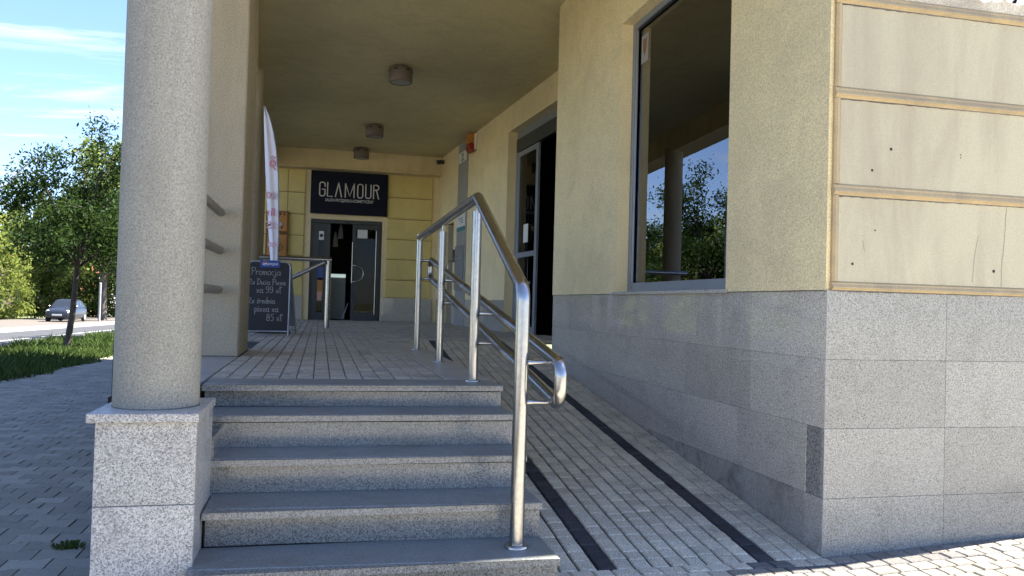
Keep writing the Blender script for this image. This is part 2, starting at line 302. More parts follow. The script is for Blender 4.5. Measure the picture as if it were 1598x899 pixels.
# ------------------------------------------------------------------ mesh helpers
class MB:
    def __init__(s): s.v = []; s.f = []; s.sm = []
    def add(s, vs, fs, smooth=False):
        o = len(s.v); s.v += [tuple(p) for p in vs]
        for f in fs: s.f.append(tuple(i + o for i in f)); s.sm.append(smooth)
    def quad(s, a, b, c, d): s.add([a, b, c, d], [(0, 1, 2, 3)])
    def box(s, x0, x1, y0, y1, z0, z1, ch=0.0):
        if ch <= 0:
            s.add([(x, y, z) for z in (z0, z1) for y in (y0, y1) for x in (x0, x1)],
                  [(0, 2, 3, 1), (4, 5, 7, 6), (0, 1, 5, 4), (2, 6, 7, 3), (0, 4, 6, 2), (1, 3, 7, 5)]); return
        X = (x0, x1); Y = (y0, y1); Z = (z0, z1); sg = (1, -1)
        vs = []; idx = {}
        for i in (0, 1):
            for j in (0, 1):
                for k in (0, 1):
                    for a in range(3):
                        p = [X[i], Y[j], Z[k]]; q = (i, j, k)
                        for t in range(3):
                            if t != a: p[t] += ch * sg[q[t]]
                        idx[(i, j, k, a)] = len(vs); vs.append(tuple(p))
        F = []
        def face(ids): F.append(tuple(ids))
        for a in range(3):
            b, c = (a + 1) % 3, (a + 2) % 3
            for e in (0, 1):
                ring = []
                for (u, w) in ((0, 0), (1, 0), (1, 1), (0, 1)):
                    q = [0, 0, 0]; q[a] = e; q[b] = u; q[c] = w
                    ring.append(idx[(q[0], q[1], q[2], a)])
                face(ring if e else ring[::-1])
        for a in range(3):                       # edges along axis a
            b, c = (a + 1) % 3, (a + 2) % 3
            for u in (0, 1):
                for w in (0, 1):
                    q0 = [0, 0, 0]; q0[b] = u; q0[c] = w; q1 = list(q0); q1[a] = 1
                    r = [idx[(*q0, b)], idx[(*q1, b)], idx[(*q1, c)], idx[(*q0, c)]]
                    face(r if (u == w) else r[::-1])
        for i in (0, 1):
            for j in (0, 1):
                for k in (0, 1):
                    r = [idx[(i, j, k, a)] for a in range(3)]
                    face(r if (i + j + k) % 2 else r[::-1])
        s.add(vs, F)
    def tube(s, path, r, seg=16, cap=True, smooth=True):
        P = [Vector(p) for p in path]; n = len(P)
        R = r if isinstance(r, (list, tuple)) else [r] * n
        T = []
        for i in range(n):
            a = (P[i] - P[i - 1]).normalized() if i else None; b = (P[i + 1] - P[i]).normalized() if i < n - 1 else None
            t = (a or b) if (a is None or b is None) else (a + b)
            T.append(t.normalized() if t.length > 1e-6 else (b or a))
        ref = Vector((0, 0, 1)) if abs(T[0].z) < .9 else Vector((1, 0, 0))
        u = T[0].cross(ref).normalized()
        rings = []
        for i in range(n):
            u = (u - T[i] * u.dot(T[i])).normalized(); w = T[i].cross(u)
            k = 1.0
            if 0 < i < n - 1:
                a = (P[i] - P[i - 1]).normalized(); c = max(.35, a.dot(T[i])); k = 1.0 / c
                bend = (T[i] - a * a.dot(T[i]))
                bd = (a - T[i] * a.dot(T[i]))
                bd = bd.normalized() if bd.length > 1e-5 else None
            else: bd = None
            ring = []
            for q in range(seg):
                an = 2 * math.pi * q / seg; d = u * math.cos(an) + w * math.sin(an)
                if bd is not None and k > 1.001: d = d + bd * d.dot(bd) * (k - 1)
                ring.append(tuple(P[i] + d * R[i]))
            rings.append(ring)
        vs = [p for ring in rings for p in ring]; fs = []
        for i in range(n - 1):
            for q in range(seg):
                a = i * seg + q; b = i * seg + (q + 1) % seg
                fs.append((a, b, b + seg, a + seg))
        s.add(vs, fs, smooth)
        if cap:
            s.add(rings[0], [tuple(range(seg))[::-1]]); s.add(rings[-1], [tuple(range(seg))])
    def lathe(s, c, prof, seg=32, smooth=True):
        vs = []; fs = []
        for (r, z) in prof:
            for q in range(seg):
                a = 2 * math.pi * q / seg; vs.append((c[0] + r * math.cos(a), c[1] + r * math.sin(a), c[2] + z))
        for i in range(len(prof) - 1):
            for q in range(seg):
                a = i * seg + q; b = i * seg + (q + 1) % seg; fs.append((a, b, b + seg, a + seg))
        s.add(vs, fs, smooth)
    def prism(s, poly, ax, a0, a1):
        """poly: 2d points in the two axes other than ax (cyclic order ax+1, ax+2)"""
        n = len(poly); b, c = (ax + 1) % 3, (ax + 2) % 3; vs = []
        for a in (a0, a1):
            for (p, q) in poly:
                w = [0, 0, 0]; w[ax] = a; w[b] = p; w[c] = q; vs.append(tuple(w))
        fs = [tuple(range(n))[::-1], tuple(range(n, 2 * n))] + [(i, (i + 1) % n, (i + 1) % n + n, i + n) for i in range(n)]
        s.add(vs, fs)
    def build(s, name, mat, parent=None, fix=False):
        me = bpy.data.meshes.new(name); me.from_pydata(s.v, [], s.f)
        me.polygons.foreach_set('use_smooth', s.sm)
        if fix:
            import bmesh
            bm = bmesh.new(); bm.from_mesh(me); bmesh.ops.recalc_face_normals(bm, faces=bm.faces); bm.to_mesh(me); bm.free()
        me.update()
        return link(name, me, mat, parent)
def link(name, me, mat, parent=None):
    o = bpy.data.objects.new(name, me); COL.objects.link(o)
    if mat is not None:
        me.materials.clear(); me.materials.append(MATS[mat])
    o.parent = parent
    return o
def big_mesh(name, V, Fq, mat, parent=None):
    """numpy verts (n,3), quads (m,4) or tris (m,3)"""
    me = bpy.data.meshes.new(name); k = Fq.shape[1]
    me.vertices.add(len(V)); me.vertices.foreach_set('co', V.astype(np.float32).ravel())
    me.loops.add(Fq.size); me.loops.foreach_set('vertex_index', Fq.astype(np.int32).ravel())
    me.polygons.add(len(Fq)); me.polygons.foreach_set('loop_start', np.arange(0, Fq.size, k, dtype=np.int32)); me.polygons.foreach_set('loop_total', np.full(len(Fq), k, dtype=np.int32))
    me.update(calc_edges=True); me.validate()
    return link(name, me, mat, parent)
def tag(o, label=None, cat=None, group=None, kind=None):
    if label: o['label'] = label
    if cat: o['category'] = cat
    if group: o['group'] = group
    if kind: o['kind'] = kind
    return o
def empty(name, loc=(0, 0, 0), label=None, cat=None, group=None):
    """an Empty at the thing's base; parts are built in world coordinates, so keep() them"""
    o = bpy.data.objects.new(name, None); COL.objects.link(o); o.location = loc; o.empty_display_size = .2
    return tag(o, label, cat, group)
def settle(root):
    """parts were built in world coordinates: shift them so they hang on the empty at its base"""
    off = root.location.copy()
    for ch in root.children: ch.location -= off
def text_mesh(name, s, size, mat, parent, M4, depth=.002, sx=1.0, align='CENTER', bold=0.0):
    c = bpy.data.curves.new(name, 'FONT'); c.body = s; c.size = size; c.align_x = align; c.extrude = depth; c.resolution_u = 3; c.offset = bold
    t = bpy.data.objects.new(name, c); COL.objects.link(t)
    dg = bpy.context.evaluated_depsgraph_get(); me = bpy.data.meshes.new_from_object(t.evaluated_get(dg))
    bpy.data.objects.remove(t); me.transform(M4 @ Matrix.Diagonal((sx, 1, 1, 1)))
    return link(name, me, mat, parent)
def frame_mat(origin, u, v):
    u = Vector(u).normalized(); v = Vector(v).normalized(); n = u.cross(v); m = Matrix.Identity(4)
    for i in range(3): m[i][0] = u[i]; m[i][1] = v[i]; m[i][2] = n[i]; m[i][3] = origin[i]
    return m
def strokes(name, segs, w, mat, parent, M4, h=.002):
    """pen strokes: polylines in the plane of M4 turned into raised ribbons with round-ish joins"""
    mb = MB()
    for pl in segs:
        n = len(pl)
        if n < 2: continue
        L = []; R = []
        for i in range(n):
            p = Vector(pl[i]); a = Vector(pl[max(0, i - 1)]); b = Vector(pl[min(n - 1, i + 1)]); d = b - a
            if d.length < 1e-6: d = Vector((1, 0))
            d.normalize(); q = Vector((-d.y, d.x)) * w / 2
            e = d * (w * .35) * (-1 if i == 0 else (1 if i == n - 1 else 0))
            L.append(p + q + e); R.append(p - q + e)
        vs = [(p.x, p.y, h) for p in L] + [(p.x, p.y, h) for p in R] + [(p.x, p.y, 0) for p in L] + [(p.x, p.y, 0) for p in R]
        fs = []
        for i in range(n - 1): fs += [(n + i, n + i + 1, i + 1, i), (2 * n + i, 2 * n + i + 1, i + 1, i)[::-1], (3 * n + i, 3 * n + i + 1, n + i + 1, n + i)]
        mb.add(vs, fs)
    o = mb.build(name, mat, parent); o.data.transform(M4)
    return o
def arc(c, r, a0, a1, n=8):
    return [(c[0] + r[0] * math.cos(math.radians(a0 + (a1 - a0) * i / n)), c[1] + r[1] * math.sin(math.radians(a0 + (a1 - a0) * i / n))) for i in range(n + 1)]
def sheet_with_holes(P, u0, u1, v0, v1, holes, flip=False):
    """wall face in (u,v) with rectangular openings; each hole (u0,u1,v0,v1,depth) gets reveals"""
    us = sorted({u0, u1, *[h[0] for h in holes], *[h[1] for h in holes]}); vs = sorted({v0, v1, *[h[2] for h in holes], *[h[3] for h in holes]})
    us = [u for u in us if u0 <= u <= u1]; vs = [v for v in vs if v0 <= v <= v1]
    mb = MB()
    def q(a, b, c, d): mb.quad(*((a, b, c, d) if not flip else (d, c, b, a)))
    for i in range(len(us) - 1):
        for j in range(len(vs) - 1):
            cu = (us[i] + us[i + 1]) / 2; cv = (vs[j] + vs[j + 1]) / 2
            if any(h[0] < cu < h[1] and h[2] < cv < h[3] for h in holes): continue
            q(P(us[i], vs[j], 0), P(us[i + 1], vs[j], 0), P(us[i + 1], vs[j + 1], 0), P(us[i], vs[j + 1], 0))
    for (a, b, c, d, dep) in holes:
        q(P(a, c, 0), P(a, d, 0), P(a, d, dep), P(a, c, dep)); q(P(b, d, 0), P(b, c, 0), P(b, c, dep), P(b, d, dep))
        q(P(a, d, 0), P(b, d, 0), P(b, d, dep), P(a, d, dep)); q(P(b, c, 0), P(a, c, 0), P(a, c, dep), P(b, c, dep))
    return mb

# ------------------------------------------------------------------ levels and layout
LAND = 0.831                     # landing level
WX = 2.705                       # passage wall plane
FY = 3.88                        # facade plane
CEIL = 4.93
XE = 4.12                        # right end of the facade
def ramp_z(y): return max(0.0, min(LAND, 0.124 * y - 0.479))
def recess_x(y): return 2.82 + .073 * (20 - y)
def left_edge(y): return -.70 - .06 * (y - 7.5)
def street_z(y): return -.012 * max(0.0, y - 4)

# ------------------------------------------------------------------ ground, road, pavement
def strip(name, x0, x1, ys, dz, mat, label_kind='structure', xs=None):
    mb = MB()
    for a, b in zip(ys[:-1], ys[1:]):
        mb.quad((x0, a, street_z(a) + dz), (x1, a, street_z(a) + dz), (x1, b, street_z(b) + dz), (x0, b, street_z(b) + dz))
    return tag(mb.build(name, mat), kind=label_kind)
YS = [-300, 4, 60, 420]
strip('ground', -420, 420, YS, -.34, 'land')
strip('road', -14.2, -8.25, YS, -.10, 'asphalt')
strip('far_pavement', -21.5, -14.35, YS, 0.0, 'far_paving')
pavement = strip('pavement', -4.85, -.955, [-60, 4, 60, 200], -.012, 'joint_dust')
strip('forecourt', -60, 60, [-60, -20, 2.95], -.012, 'forecourt_ground')
# kerbs are real steps
mb = MB()
for a, b in ((-60, 4), (4, 60), (60, 200)):
    for (x0, x1) in ((-8.25, -8.1), (-14.35, -14.2)):
        vs = [(x, y, street_z(y) + dz) for dz in (-.3, .03) for y in (a, b) for x in (x0, x1)]
        mb.add(vs, [(0, 2, 3, 1), (4, 5, 7, 6), (0, 1, 5, 4), (2, 6, 7, 3), (0, 4, 6, 2), (1, 3, 7, 5)])
tag(mb.build('kerb', 'kerb'), kind='structure')
# painted lines
def painted(x0, x1, y0, y1):
    mb = MB(); mb.quad((x0, y0, street_z(y0) - .096), (x1, y0, street_z(y0) - .096), (x1, y1, street_z(y1) - .096), (x0, y1, street_z(y1) - .096))
    return tag(mb.build('road_marking', 'road_paint'), kind='structure')
painted(-13.72, -13.52, 5, 150)
for y0, y1 in ((8, 14), (20, 26), (29.5, 34.6), (35.3, 62), (66, 90)): painted(-10.84, -10.66, y0, y1)
painted(-9.7, -9.45, 31, 36.5)
# verge: soil sheet plus grass blades
verge = strip('verge', -8.1, -4.8, [-60, 4, 60, 200], .0, 'soil')
def grass(name, n, x0, x1, y0, y1, hmin, hmax, seed, label):
    r = np.random.default_rng(seed)
    x = r.uniform(x0, x1, n); y = y0 + (y1 - y0) * r.random(n) ** 1.25
    # ragged edge towards the pavement
    edge = x1 - .22 * (np.sin(y * 1.9) * .5 + .5) - .25 * np.abs(np.sin(y * .63 + 1)) * r.random(n)
    keep = x < edge; x = x[keep]; y = y[keep]; n = len(x)
    patch = .5 + .5 * np.sin(x * 1.7 + 1.3 * np.sin(y * .8)) * np.cos(y * .9 + x)
    side = np.clip((x1 - x) / (x1 - x0), 0, 1)
    h = (hmin + (hmax - hmin) * (r.random(n) ** 1.5) * (.35 + .65 * patch)) * (.55 + .9 * side)
    z = -.012 * np.maximum(0, y - 4) - .01
    an = r.uniform(0, 2 * np.pi, n); w = .012 + .0011 * y * .6; lean = r.normal(0, .35, (n, 2)) * h[:, None]
    dx = np.cos(an) * w; dy = np.sin(an) * w
    V = np.zeros((n, 4, 3))
    V[:, 0] = np.stack([x - dx, y - dy, z], 1); V[:, 1] = np.stack([x + dx, y + dy, z], 1)
    V[:, 2] = np.stack([x + dx * .5 + lean[:, 0] * .5, y + dy * .5 + lean[:, 1] * .5, z + h * .62], 1)
    V[:, 3] = np.stack([x + lean[:, 0] * 1.1, y + lean[:, 1] * 1.1, z + h], 1)
    F = np.arange(n * 4).reshape(n, 4)
    return tag(big_mesh(name, V.reshape(-1, 3), F, 'grass_blade'), label, 'grass', kind='stuff')
grass('grass', 52000, -8.05, -4.62, 9, 60, .06, .34, 3, 'shaded green grass growing on the verge between pavement and road')

def weed(x, y, z, n, rad, h, label, seed):
    t = empty('weed', (x, y, z), label, 'weed'); r = random.Random(seed); m = MB()
    for k in range(n):
        a = r.uniform(0, 6.283); d = r.random() ** .7 * rad; px, py = d * math.cos(a) * 1.6, d * math.sin(a); hh = h * r.uniform(.4, 1); w = .007; ux, uy = -math.sin(a) * w, math.cos(a) * w; ox, oy = math.cos(a) * hh * .7, math.sin(a) * hh * .7
        m.add([(px - ux, py - uy, -.01), (px + ux, py + uy, -.01), (px + ox * .6 + ux, py + oy * .6 + uy, hh * .7), (px + ox, py + oy, hh * .8), (px + ox * .6 - ux, py + oy * .6 - uy, hh * .7)], [(0, 1, 2, 3, 4)])
    m.build('leaves', 'grass_blade', t); return t
weed(-1.241, 4.635, 0, 60, .05, .03, 'small flat weed growing between the grey pavers left of the pedestal', 3)
# ------------------------------------------------------------------ block paving
def cobble_verts(hx, hy, top, ch=.006, depth=.035):
    b = [(-hx, -hy, top - depth), (hx, -hy, top - depth), (hx, hy, top - depth), (-hx, hy, top - depth)]
    s_ = [(-hx, -hy, top - ch), (hx, -hy, top - ch), (hx, hy, top - ch), (-hx, hy, top - ch)]
    hx -= ch; hy -= ch
    t = [(-hx, -hy, top), (hx, -hy, top), (hx, hy, top), (-hx, hy, top)]
    v = b + s_ + t; f = [(8, 9, 10, 11)]
    for k in (0, 4):
        for i in range(4): f.append((k + i, k + (i + 1) % 4, k + 4 + (i + 1) % 4, k + 4 + i))
    return v, f
def pave(surface, cells, zf, pitchx, mats, name='cobble', nmax=300, tiltf=None, shape=None, seed=1):
    """cells: list of (x, y, sx, sy, matkey). The nearest nmax become parts, the rest one joined part."""
    r = random.Random(seed)
    cells = sorted(cells, key=lambda c: (c[0] ** 2 + c[1] ** 2))
    cache = {}; rest = {}
    for i, (x, y, sx, sy, mk) in enumerate(cells):
        key = (round(sx, 3), round(sy, 3), mk)
        if shape: v, f = shape(sx, sy)
        else: v, f = cobble_verts(sx / 2, sy / 2, 0)
        z = zf(x, y) + r.uniform(-.0025, .0025); sl = tiltf(x, y) if tiltf else (0, 0)
        tx = sl[1] + r.gauss(0, .006); ty = sl[0] + r.gauss(0, .006); rz = r.gauss(0, .012)
        if i < nmax:
            if key not in cache:
                me = bpy.data.meshes.new(name); me.from_pydata(v, [], f); me.materials.append(MATS[mats[mk]]); cache[key] = me
            o = bpy.data.objects.new(name, cache[key]); COL.objects.link(o); o.parent = surface
            o.location = (x, y, z); o.rotation_euler = (math.atan(tx), -math.atan(ty), rz)
        else:
            mb = rest.setdefault(mk, MB())
            c, s_ = math.cos(rz), math.sin(rz)
            mb.add([(x + p[0] * c - p[1] * s_, y + p[0] * s_ + p[1] * c, z + p[2] + p[1] * tx + p[0] * ty) for p in v], f)
    for mk, mb in rest.items():
        tag(mb.build(name + '_field', mats[mk], surface), kind='stuff')
paver('cobble_sun_dimmed', (.20, .185, .155), var=.15)  # same blocks as cobble_light, colour darkened where direct sun falls
CM = {'a': 'cobble_sun_dimmed', 'l': 'cobble_light', 'd': 'cobble_dark', 'g': 'cobble_grey', 'p': 'cobble_landing'}

# ramp: base sheet with cobbles; two dark guide stripes
mb = MB(); R0 = 3.86; R1 = (LAND + .479) / .124
def rb(y): return ramp_z(y) - .012
mb.quad((1.10, R0, rb(R0)), (WX + .05, R0, rb(R0)), (WX + .05, R1, rb(R1)), (1.10, R1, rb(R1)))
ramp_o = tag(mb.build('ramp', 'joint_sand'), kind='structure')
cells = []
colx = [1.11]
while colx[-1] < WX - .03: colx.append(colx[-1] + .1005)
for i in range(len(colx) - 1):
    xa, xb = colx[i], min(colx[i + 1], WX)
    xm = (xa + xb) / 2; dark = (1.37 < xm < 1.49) or (2.28 < xm < 2.45 and i % 1 == 0)
    y = R0 + random.uniform(0, .05)
    yy = R0
    while yy < R1 - .02:
        ln = .1 * (1 + random.uniform(-.1, .16)) if not dark else .1
        ye = min(yy + ln, R1)
        cells.append((xm, (yy + ye) / 2, xb - xa - .0095, ye - yy - .0055, 'd' if dark else 'l')); yy = ye
def q3(v): return round(v / .003) * .003
cells = [(x, y, q3(a), q3(b), m) for x, y, a, b, m in cells if a > .02 and b > .02]
pave(ramp_o, cells, lambda x, y: ramp_z(y), .1, CM, tiltf=lambda x, y: (0, .124), seed=2)

# forecourt cobbles in front of the corner and ramp foot (slightly rising to the right)
def fc_z(x, y): return .05 * max(0.0, x - WX)
mb = MB()
mb.quad((-.95, 2.95, -.014), (WX, 2.95, -.014), (WX, R0, -.014), (-.95, R0, -.014))
mb.quad((WX, 2.95, -.014), (6.5, 2.95, fc_z(6.5, 0) - .014), (6.5, FY + .05, fc_z(6.5, 0) - .014), (WX, FY + .05, -.014))
fore = tag(mb.build('cobbled_apron', 'joint_sand'), kind='structure')
cells = []
yy = R0
row = 0
while yy > 3.0:
    xx = .9 + random.uniform(-.05, .05)
    while xx < 5.6:
        ln = .118 * (1 + random.uniform(-.14, .18)); xm = xx + ln / 2
        ok = not (xm < 1.14 and yy > 3.45)
        dk = 'g' if (row == 1 and xm > 2.45) else ('g' if row < 1 and (2.27 < xm < 2.42) else ('l' if (row == 0 and xm < 2.75) or (row == 1 and xm < 2.1) else 'a'))  # besides the grey ones: light copy in shade, darkened copy in sun
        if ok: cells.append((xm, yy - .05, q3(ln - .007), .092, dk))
        xx += ln
    yy -= .1; row += 1
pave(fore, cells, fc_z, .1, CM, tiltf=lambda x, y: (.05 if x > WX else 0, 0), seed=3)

# pavement along the street: interlocking waisted blocks
def waisted(L, W):
    a, b = W * .56, W * .44; hx = L / 2 - .0025
    g_ = .004
    up = [(-hx, a - g_), (-L * .30, a - g_), (-L * .20, b - g_), (L * .20, b - g_), (L * .30, a - g_), (hx, a - g_)]
    ring = [(x, -y) for x, y in up] + [(x, y) for x, y in up[::-1]]
    n = len(ring); v = [(x, y, -.03) for x, y in ring] + [(x, y, -.005) for x, y in ring] + [(x * .985, y * .945, 0) for x, y in ring]
    f = [tuple(range(2 * n, 3 * n))]
    for k in (0, n):
        for i in range(n): f.append((k + i, k + (i + 1) % n, k + n + (i + 1) % n, k + n + i))
    return v, f
cells = []; LP, WP = .205, .155; row = 0; y = 3.3
while y < 27:
    x = -4.95 + (LP / 2 if row % 2 else 0)
    while x < -.98:
        if x > -4.85 - .25 * abs(math.sin(y * .7)) + random.uniform(0, .1) and (x < -.985): cells.append((x, y, LP, WP, 'w'))
        x += LP
    y += WP; row += 1
vis = [c for c in cells if c[0] / c[1] > -.36 and c[0] < -.9]
hid = [c for c in cells if not (c[0] / c[1] > -.36 and c[0] < -.9)]
pave(pavement, vis, lambda x, y: street_z(y), .2, {'w': 'paver_grey'}, name='paving_block', shape=waisted, seed=4)
pave(pavement, hid, lambda x, y: street_z(y), .2, {'w': 'paver_grey'}, name='paving_block', nmax=0, shape=waisted, seed=5)

# landing: platform mass, cobbles, copings
mb = MB()
mb.quad((-1.0, 4.80, LAND - .012), (1.10, 4.80, LAND - .012), (1.10, 20.1, LAND - .012), (-1.0, 20.1, LAND - .012))
mb.quad((1.10, R1, LAND - .013), (4.0, R1, LAND - .013), (4.0, 20.1, LAND - .013), (1.10, 20.1, LAND - .013))
mb.quad((-2.2, 9.6, LAND - .016), (-1.0, 9.6, LAND - .016), (-1.0, 20.1, LAND - .016), (-2.2, 20.1, LAND - .016))
mb.quad((1.10, 4.86, LAND - .012), (1.10, 4.86, -.3), (1.10, R1, -.3), (1.10, R1, LAND - .012))
mb.quad((-1.0, 4.3, -.4), (-1.0, 4.3, LAND - .012), (-1.0, 9.6, LAND - .012), (-1.0, 9.6, -.5))
mb.quad((-2.2, 9.6, -.5), (-2.2, 9.6, LAND - .016), (-2.2, 20.1, LAND - .016), (-2.2, 20.1, -.5))
landing = tag(mb.build('landing', 'joint_sand'), kind='structure')
cells = []
x = -.648
while x < .80:
    yy = 5.185
    while yy < 19.98:
        ln = .1 * (1 + random.uniform(-.1, .16)) if yy < 13 else .2
        ye = min(yy + ln, 19.99)
        cells.append((x + .051, (yy + ye) / 2, .0985, q3(ye - yy - .003), 'p')); yy = ye
    x += .1035
xr = x
x = xr
while x < 3.7:
    yy = max(9.6 if x < 1.1 else R1 + .01, 9.6)
    while yy < 19.98:
        ln = .2; ye = min(yy + ln, 19.99)
        if x < recess_x(yy) + .0 or (11.5 < yy < 14.2 and x < recess_x(yy) + .25): cells.append((x + .051, (yy + ye) / 2, .0985, q3(ye - yy - .003), 'p'))
        yy = ye
    x += .1035
x = -.648 - .1035
while x > -2.1:
    yy = 9.7
    while yy < 19.98:
        ln = .2; ye = min(yy + ln, 19.99); cells.append((x + .051, (yy + ye) / 2, .0985, q3(ye - yy - .003), 'p')); yy = ye
    x -= .1035
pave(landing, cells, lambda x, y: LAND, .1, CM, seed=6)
def part_box(name, mat, parent, *a, ch=.004):
    m = MB(); m.box(*a, ch=ch); return m.build(name, mat, parent)
for y0, y1 in ((5.19, 6.5), (6.505, 8.0), (8.005, 9.59)): part_box('coping_slab', 'coping', landing, xr + .004, 1.112, y0, y1, LAND - .03, LAND + .002)
for y0, y1 in ((4.87, 7.04), (7.98, 8.19)): part_box('coping_slab', 'coping', landing, -1.02, -.654, y0, y1, LAND - .03, LAND + .001)
for i in range(4): part_box('side_slab', 'granite_step', landing, 1.085, 1.106, 5.17 + i * 1.2, 5.17 + (i + 1) * 1.2 - .004, -.2, LAND - .032, ch=.002)

# ------------------------------------------------------------------ stone stairs
stairs = empty('stone_stairs', (.3, 4.2, 0), 'five grey granite steps rising to the arcade floor between pedestal and ramp', 'stairs')
RS = .175
zt = [RS, 2 * RS, 3 * RS, 4 * RS, LAND]
fr = [3.535, 3.855, 4.175, 4.485, 4.80]; fl = [3.61, 3.925, 4.215, 4.50, 4.865]
xl = [-.512, -.492, -.64, -.64, -.636]
def slab_quad(x0, x1, yl, yr, back, z0, z1, ch=.004):
    m = MB(); m.box(0, 1, 0, 1, 0, 1)
    m2 = MB(); m2.box(x0, x1, 0, 1, z0, z1, ch=ch)
    out = []
    for (x, y, z) in m2.v:
        t = (x - x0) / (x1 - x0); yf = yl * (1 - t) + yr * t
        # box was built with y 0..1 and chamfer ch
        yy = yf + (y if y < .5 else y - 1) if y < .5 else back + (y - 1)
        out.append((x, yy, z))
    m2.v = out
    return m2
for i in range(5):
    back = (fr[i + 1] + .06) if i < 4 else 5.18
    slab_quad(xl[i], 1.106, fl[i], fr[i], back, zt[i] - .036, zt[i]).build('tread', 'granite_tread', stairs)
    # sawn front edge of each tread shows the coarse grain
    slab_quad(xl[i] + .001, 1.105, fl[i] - .0015, fr[i] - .0015, fr[i] + .004, zt[i] - .035, zt[i] - .003, ch=.0005).build('tread_edge', 'granite_step', stairs)
    z0 = (zt[i - 1] + .0005) if i else -.05
    slab_quad(xl[i] + .008, 1.099, fl[i] + .022, fr[i] + .022, fr[i] + .08, z0, zt[i] - .0425, ch=.001).build('riser', 'granite_step', stairs)
m = MB()
for i in range(5): m.box(-.49, 1.09, fr[i] + .083, 4.88 if i < 4 else 5.15, (zt[i - 1] - .03) if i else -.1, zt[i] - .037 - .001 * i)
m.build('core', 'joint_sand', stairs)
m = MB(); m.box(-.655, -.4895, 4.199, 4.6, -.1, .634); m.build('side_fill', 'granite_step', stairs)
settle(stairs)

# ------------------------------------------------------------------ round corner column on granite pedestal
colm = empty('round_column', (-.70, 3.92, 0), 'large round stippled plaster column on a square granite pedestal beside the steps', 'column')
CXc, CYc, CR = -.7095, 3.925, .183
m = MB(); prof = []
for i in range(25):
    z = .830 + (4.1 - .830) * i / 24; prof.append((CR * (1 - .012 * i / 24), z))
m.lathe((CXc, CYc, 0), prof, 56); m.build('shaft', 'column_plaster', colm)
m = MB(); m.lathe((CXc, CYc, 0), [(CR + .0015, .829), (CR + .0025, .832), (CR - .004, .836)], 56); m.build('joint', 'grime', colm)
part_box('cap', 'granite_light', colm, -.927, -.488, 3.632, 4.20, .791, .829, ch=.003)
ped = MB(); ped.box(-.868, -.52, 3.68, 4.16, -.1, .788); pedo = ped.build('pedestal', 'joint_sand', colm)
for z0, z1 in ((-.1, .4375), (.4405, .7895)):
    part_box('granite_slab', 'granite_light', pedo, -.896, -.4965, 3.655, 3.685, z0, z1, ch=.0025)
    part_box('granite_slab', 'granite_light', pedo, -.525, -.4985, 3.6865, 4.195, z0, z1, ch=.0025)
    part_box('granite_slab', 'granite_light', pedo, -.896, -.866, 3.6865, 4.195, z0, z1, ch=.0025)
settle(colm)

# square pillar behind it, and the round columns further along the street side
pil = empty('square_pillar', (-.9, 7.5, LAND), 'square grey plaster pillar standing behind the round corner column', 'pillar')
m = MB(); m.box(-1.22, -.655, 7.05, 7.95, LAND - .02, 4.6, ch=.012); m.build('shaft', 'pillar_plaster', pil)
m = MB(); m.box(-1.224, -.651, 7.046, 7.954, LAND - .01, LAND + .006, ch=.001); m.build('joint', 'hole_dark', pil); settle(pil)
for k, y in enumerate((12.05, 15.1, 18.6)):
    xc = left_edge(y) - .085
    t = empty('arcade_column', (xc, y, LAND), ['nearest of the plain plaster columns behind the square pillar, left of the flag', 'middle plaster column of the arcade, half hidden behind the flag', 'farthest plaster column of the arcade, beside the back railing'][k], 'column', 'plaster columns along the street side of the arcade')
    m = MB(); m.lathe((xc, y, 0), [(.183, LAND - .02), (.181, 4.6)], 40); m.build('shaft', 'pillar_plaster', t)
    m = MB(); m.lathe((xc, y, 0), [(.192, LAND - .02), (.192, LAND + .03), (.18, LAND + .034)], 40); m.build('base_ring', 'coping', t); settle(t)

# three round bars between the corner column and the pillar
br = empty('side_railing', (-.83, 5.5, 1.39), 'three round grey bars running between the round column and the square pillar', 'railing')
for z in (1.385, 1.715, 2.03):
    m = MB(); m.tube([(-.83, 4.02, z), (-.83, 7.06, z)], .034, 18); m.build('bar', 'bar_grey', br)
settle(br)

# ------------------------------------------------------------------ the building
bld = empty('arcade_building', (2.7, 10, 0), 'ochre plastered building with granite base and covered arcade passage', 'building')
# passage wall with the big window
WY0, WY1, WZ0, WZ1 = 5.0, 7.1, 1.475, 4.012
sheet_with_holes(lambda u, v, d: (WX - .008 + d, u, v), FY - .001, 9.21, 1.458, CEIL, [(WY0, WY1, WZ0, WZ1, .19)], flip=True).build('passage_wall', 'plaster_ochre', bld)
m = MB(); m.quad((WX - .008, 9.21, 1.458), (3.75, 9.21, 1.458), (3.75, 9.21, CEIL), (WX - .008, 9.21, CEIL)); m.build('return_wall', 'plaster_ochre', bld)
m = MB(); m.quad((WX, 9.205, .3), (3.75, 9.205, .3), (3.75, 9.205, 1.458), (WX, 9.205, 1.458)); m.build('return_base', 'granite_passage', bld)
m = MB(); m.quad((WX - .008, FY, 1.452), (WX + .03, FY, 1.452), (WX + .03, 9.21, 1.452), (WX - .008, 9.21, 1.452)); m.build('drip_edge', 'hole_dark', bld)
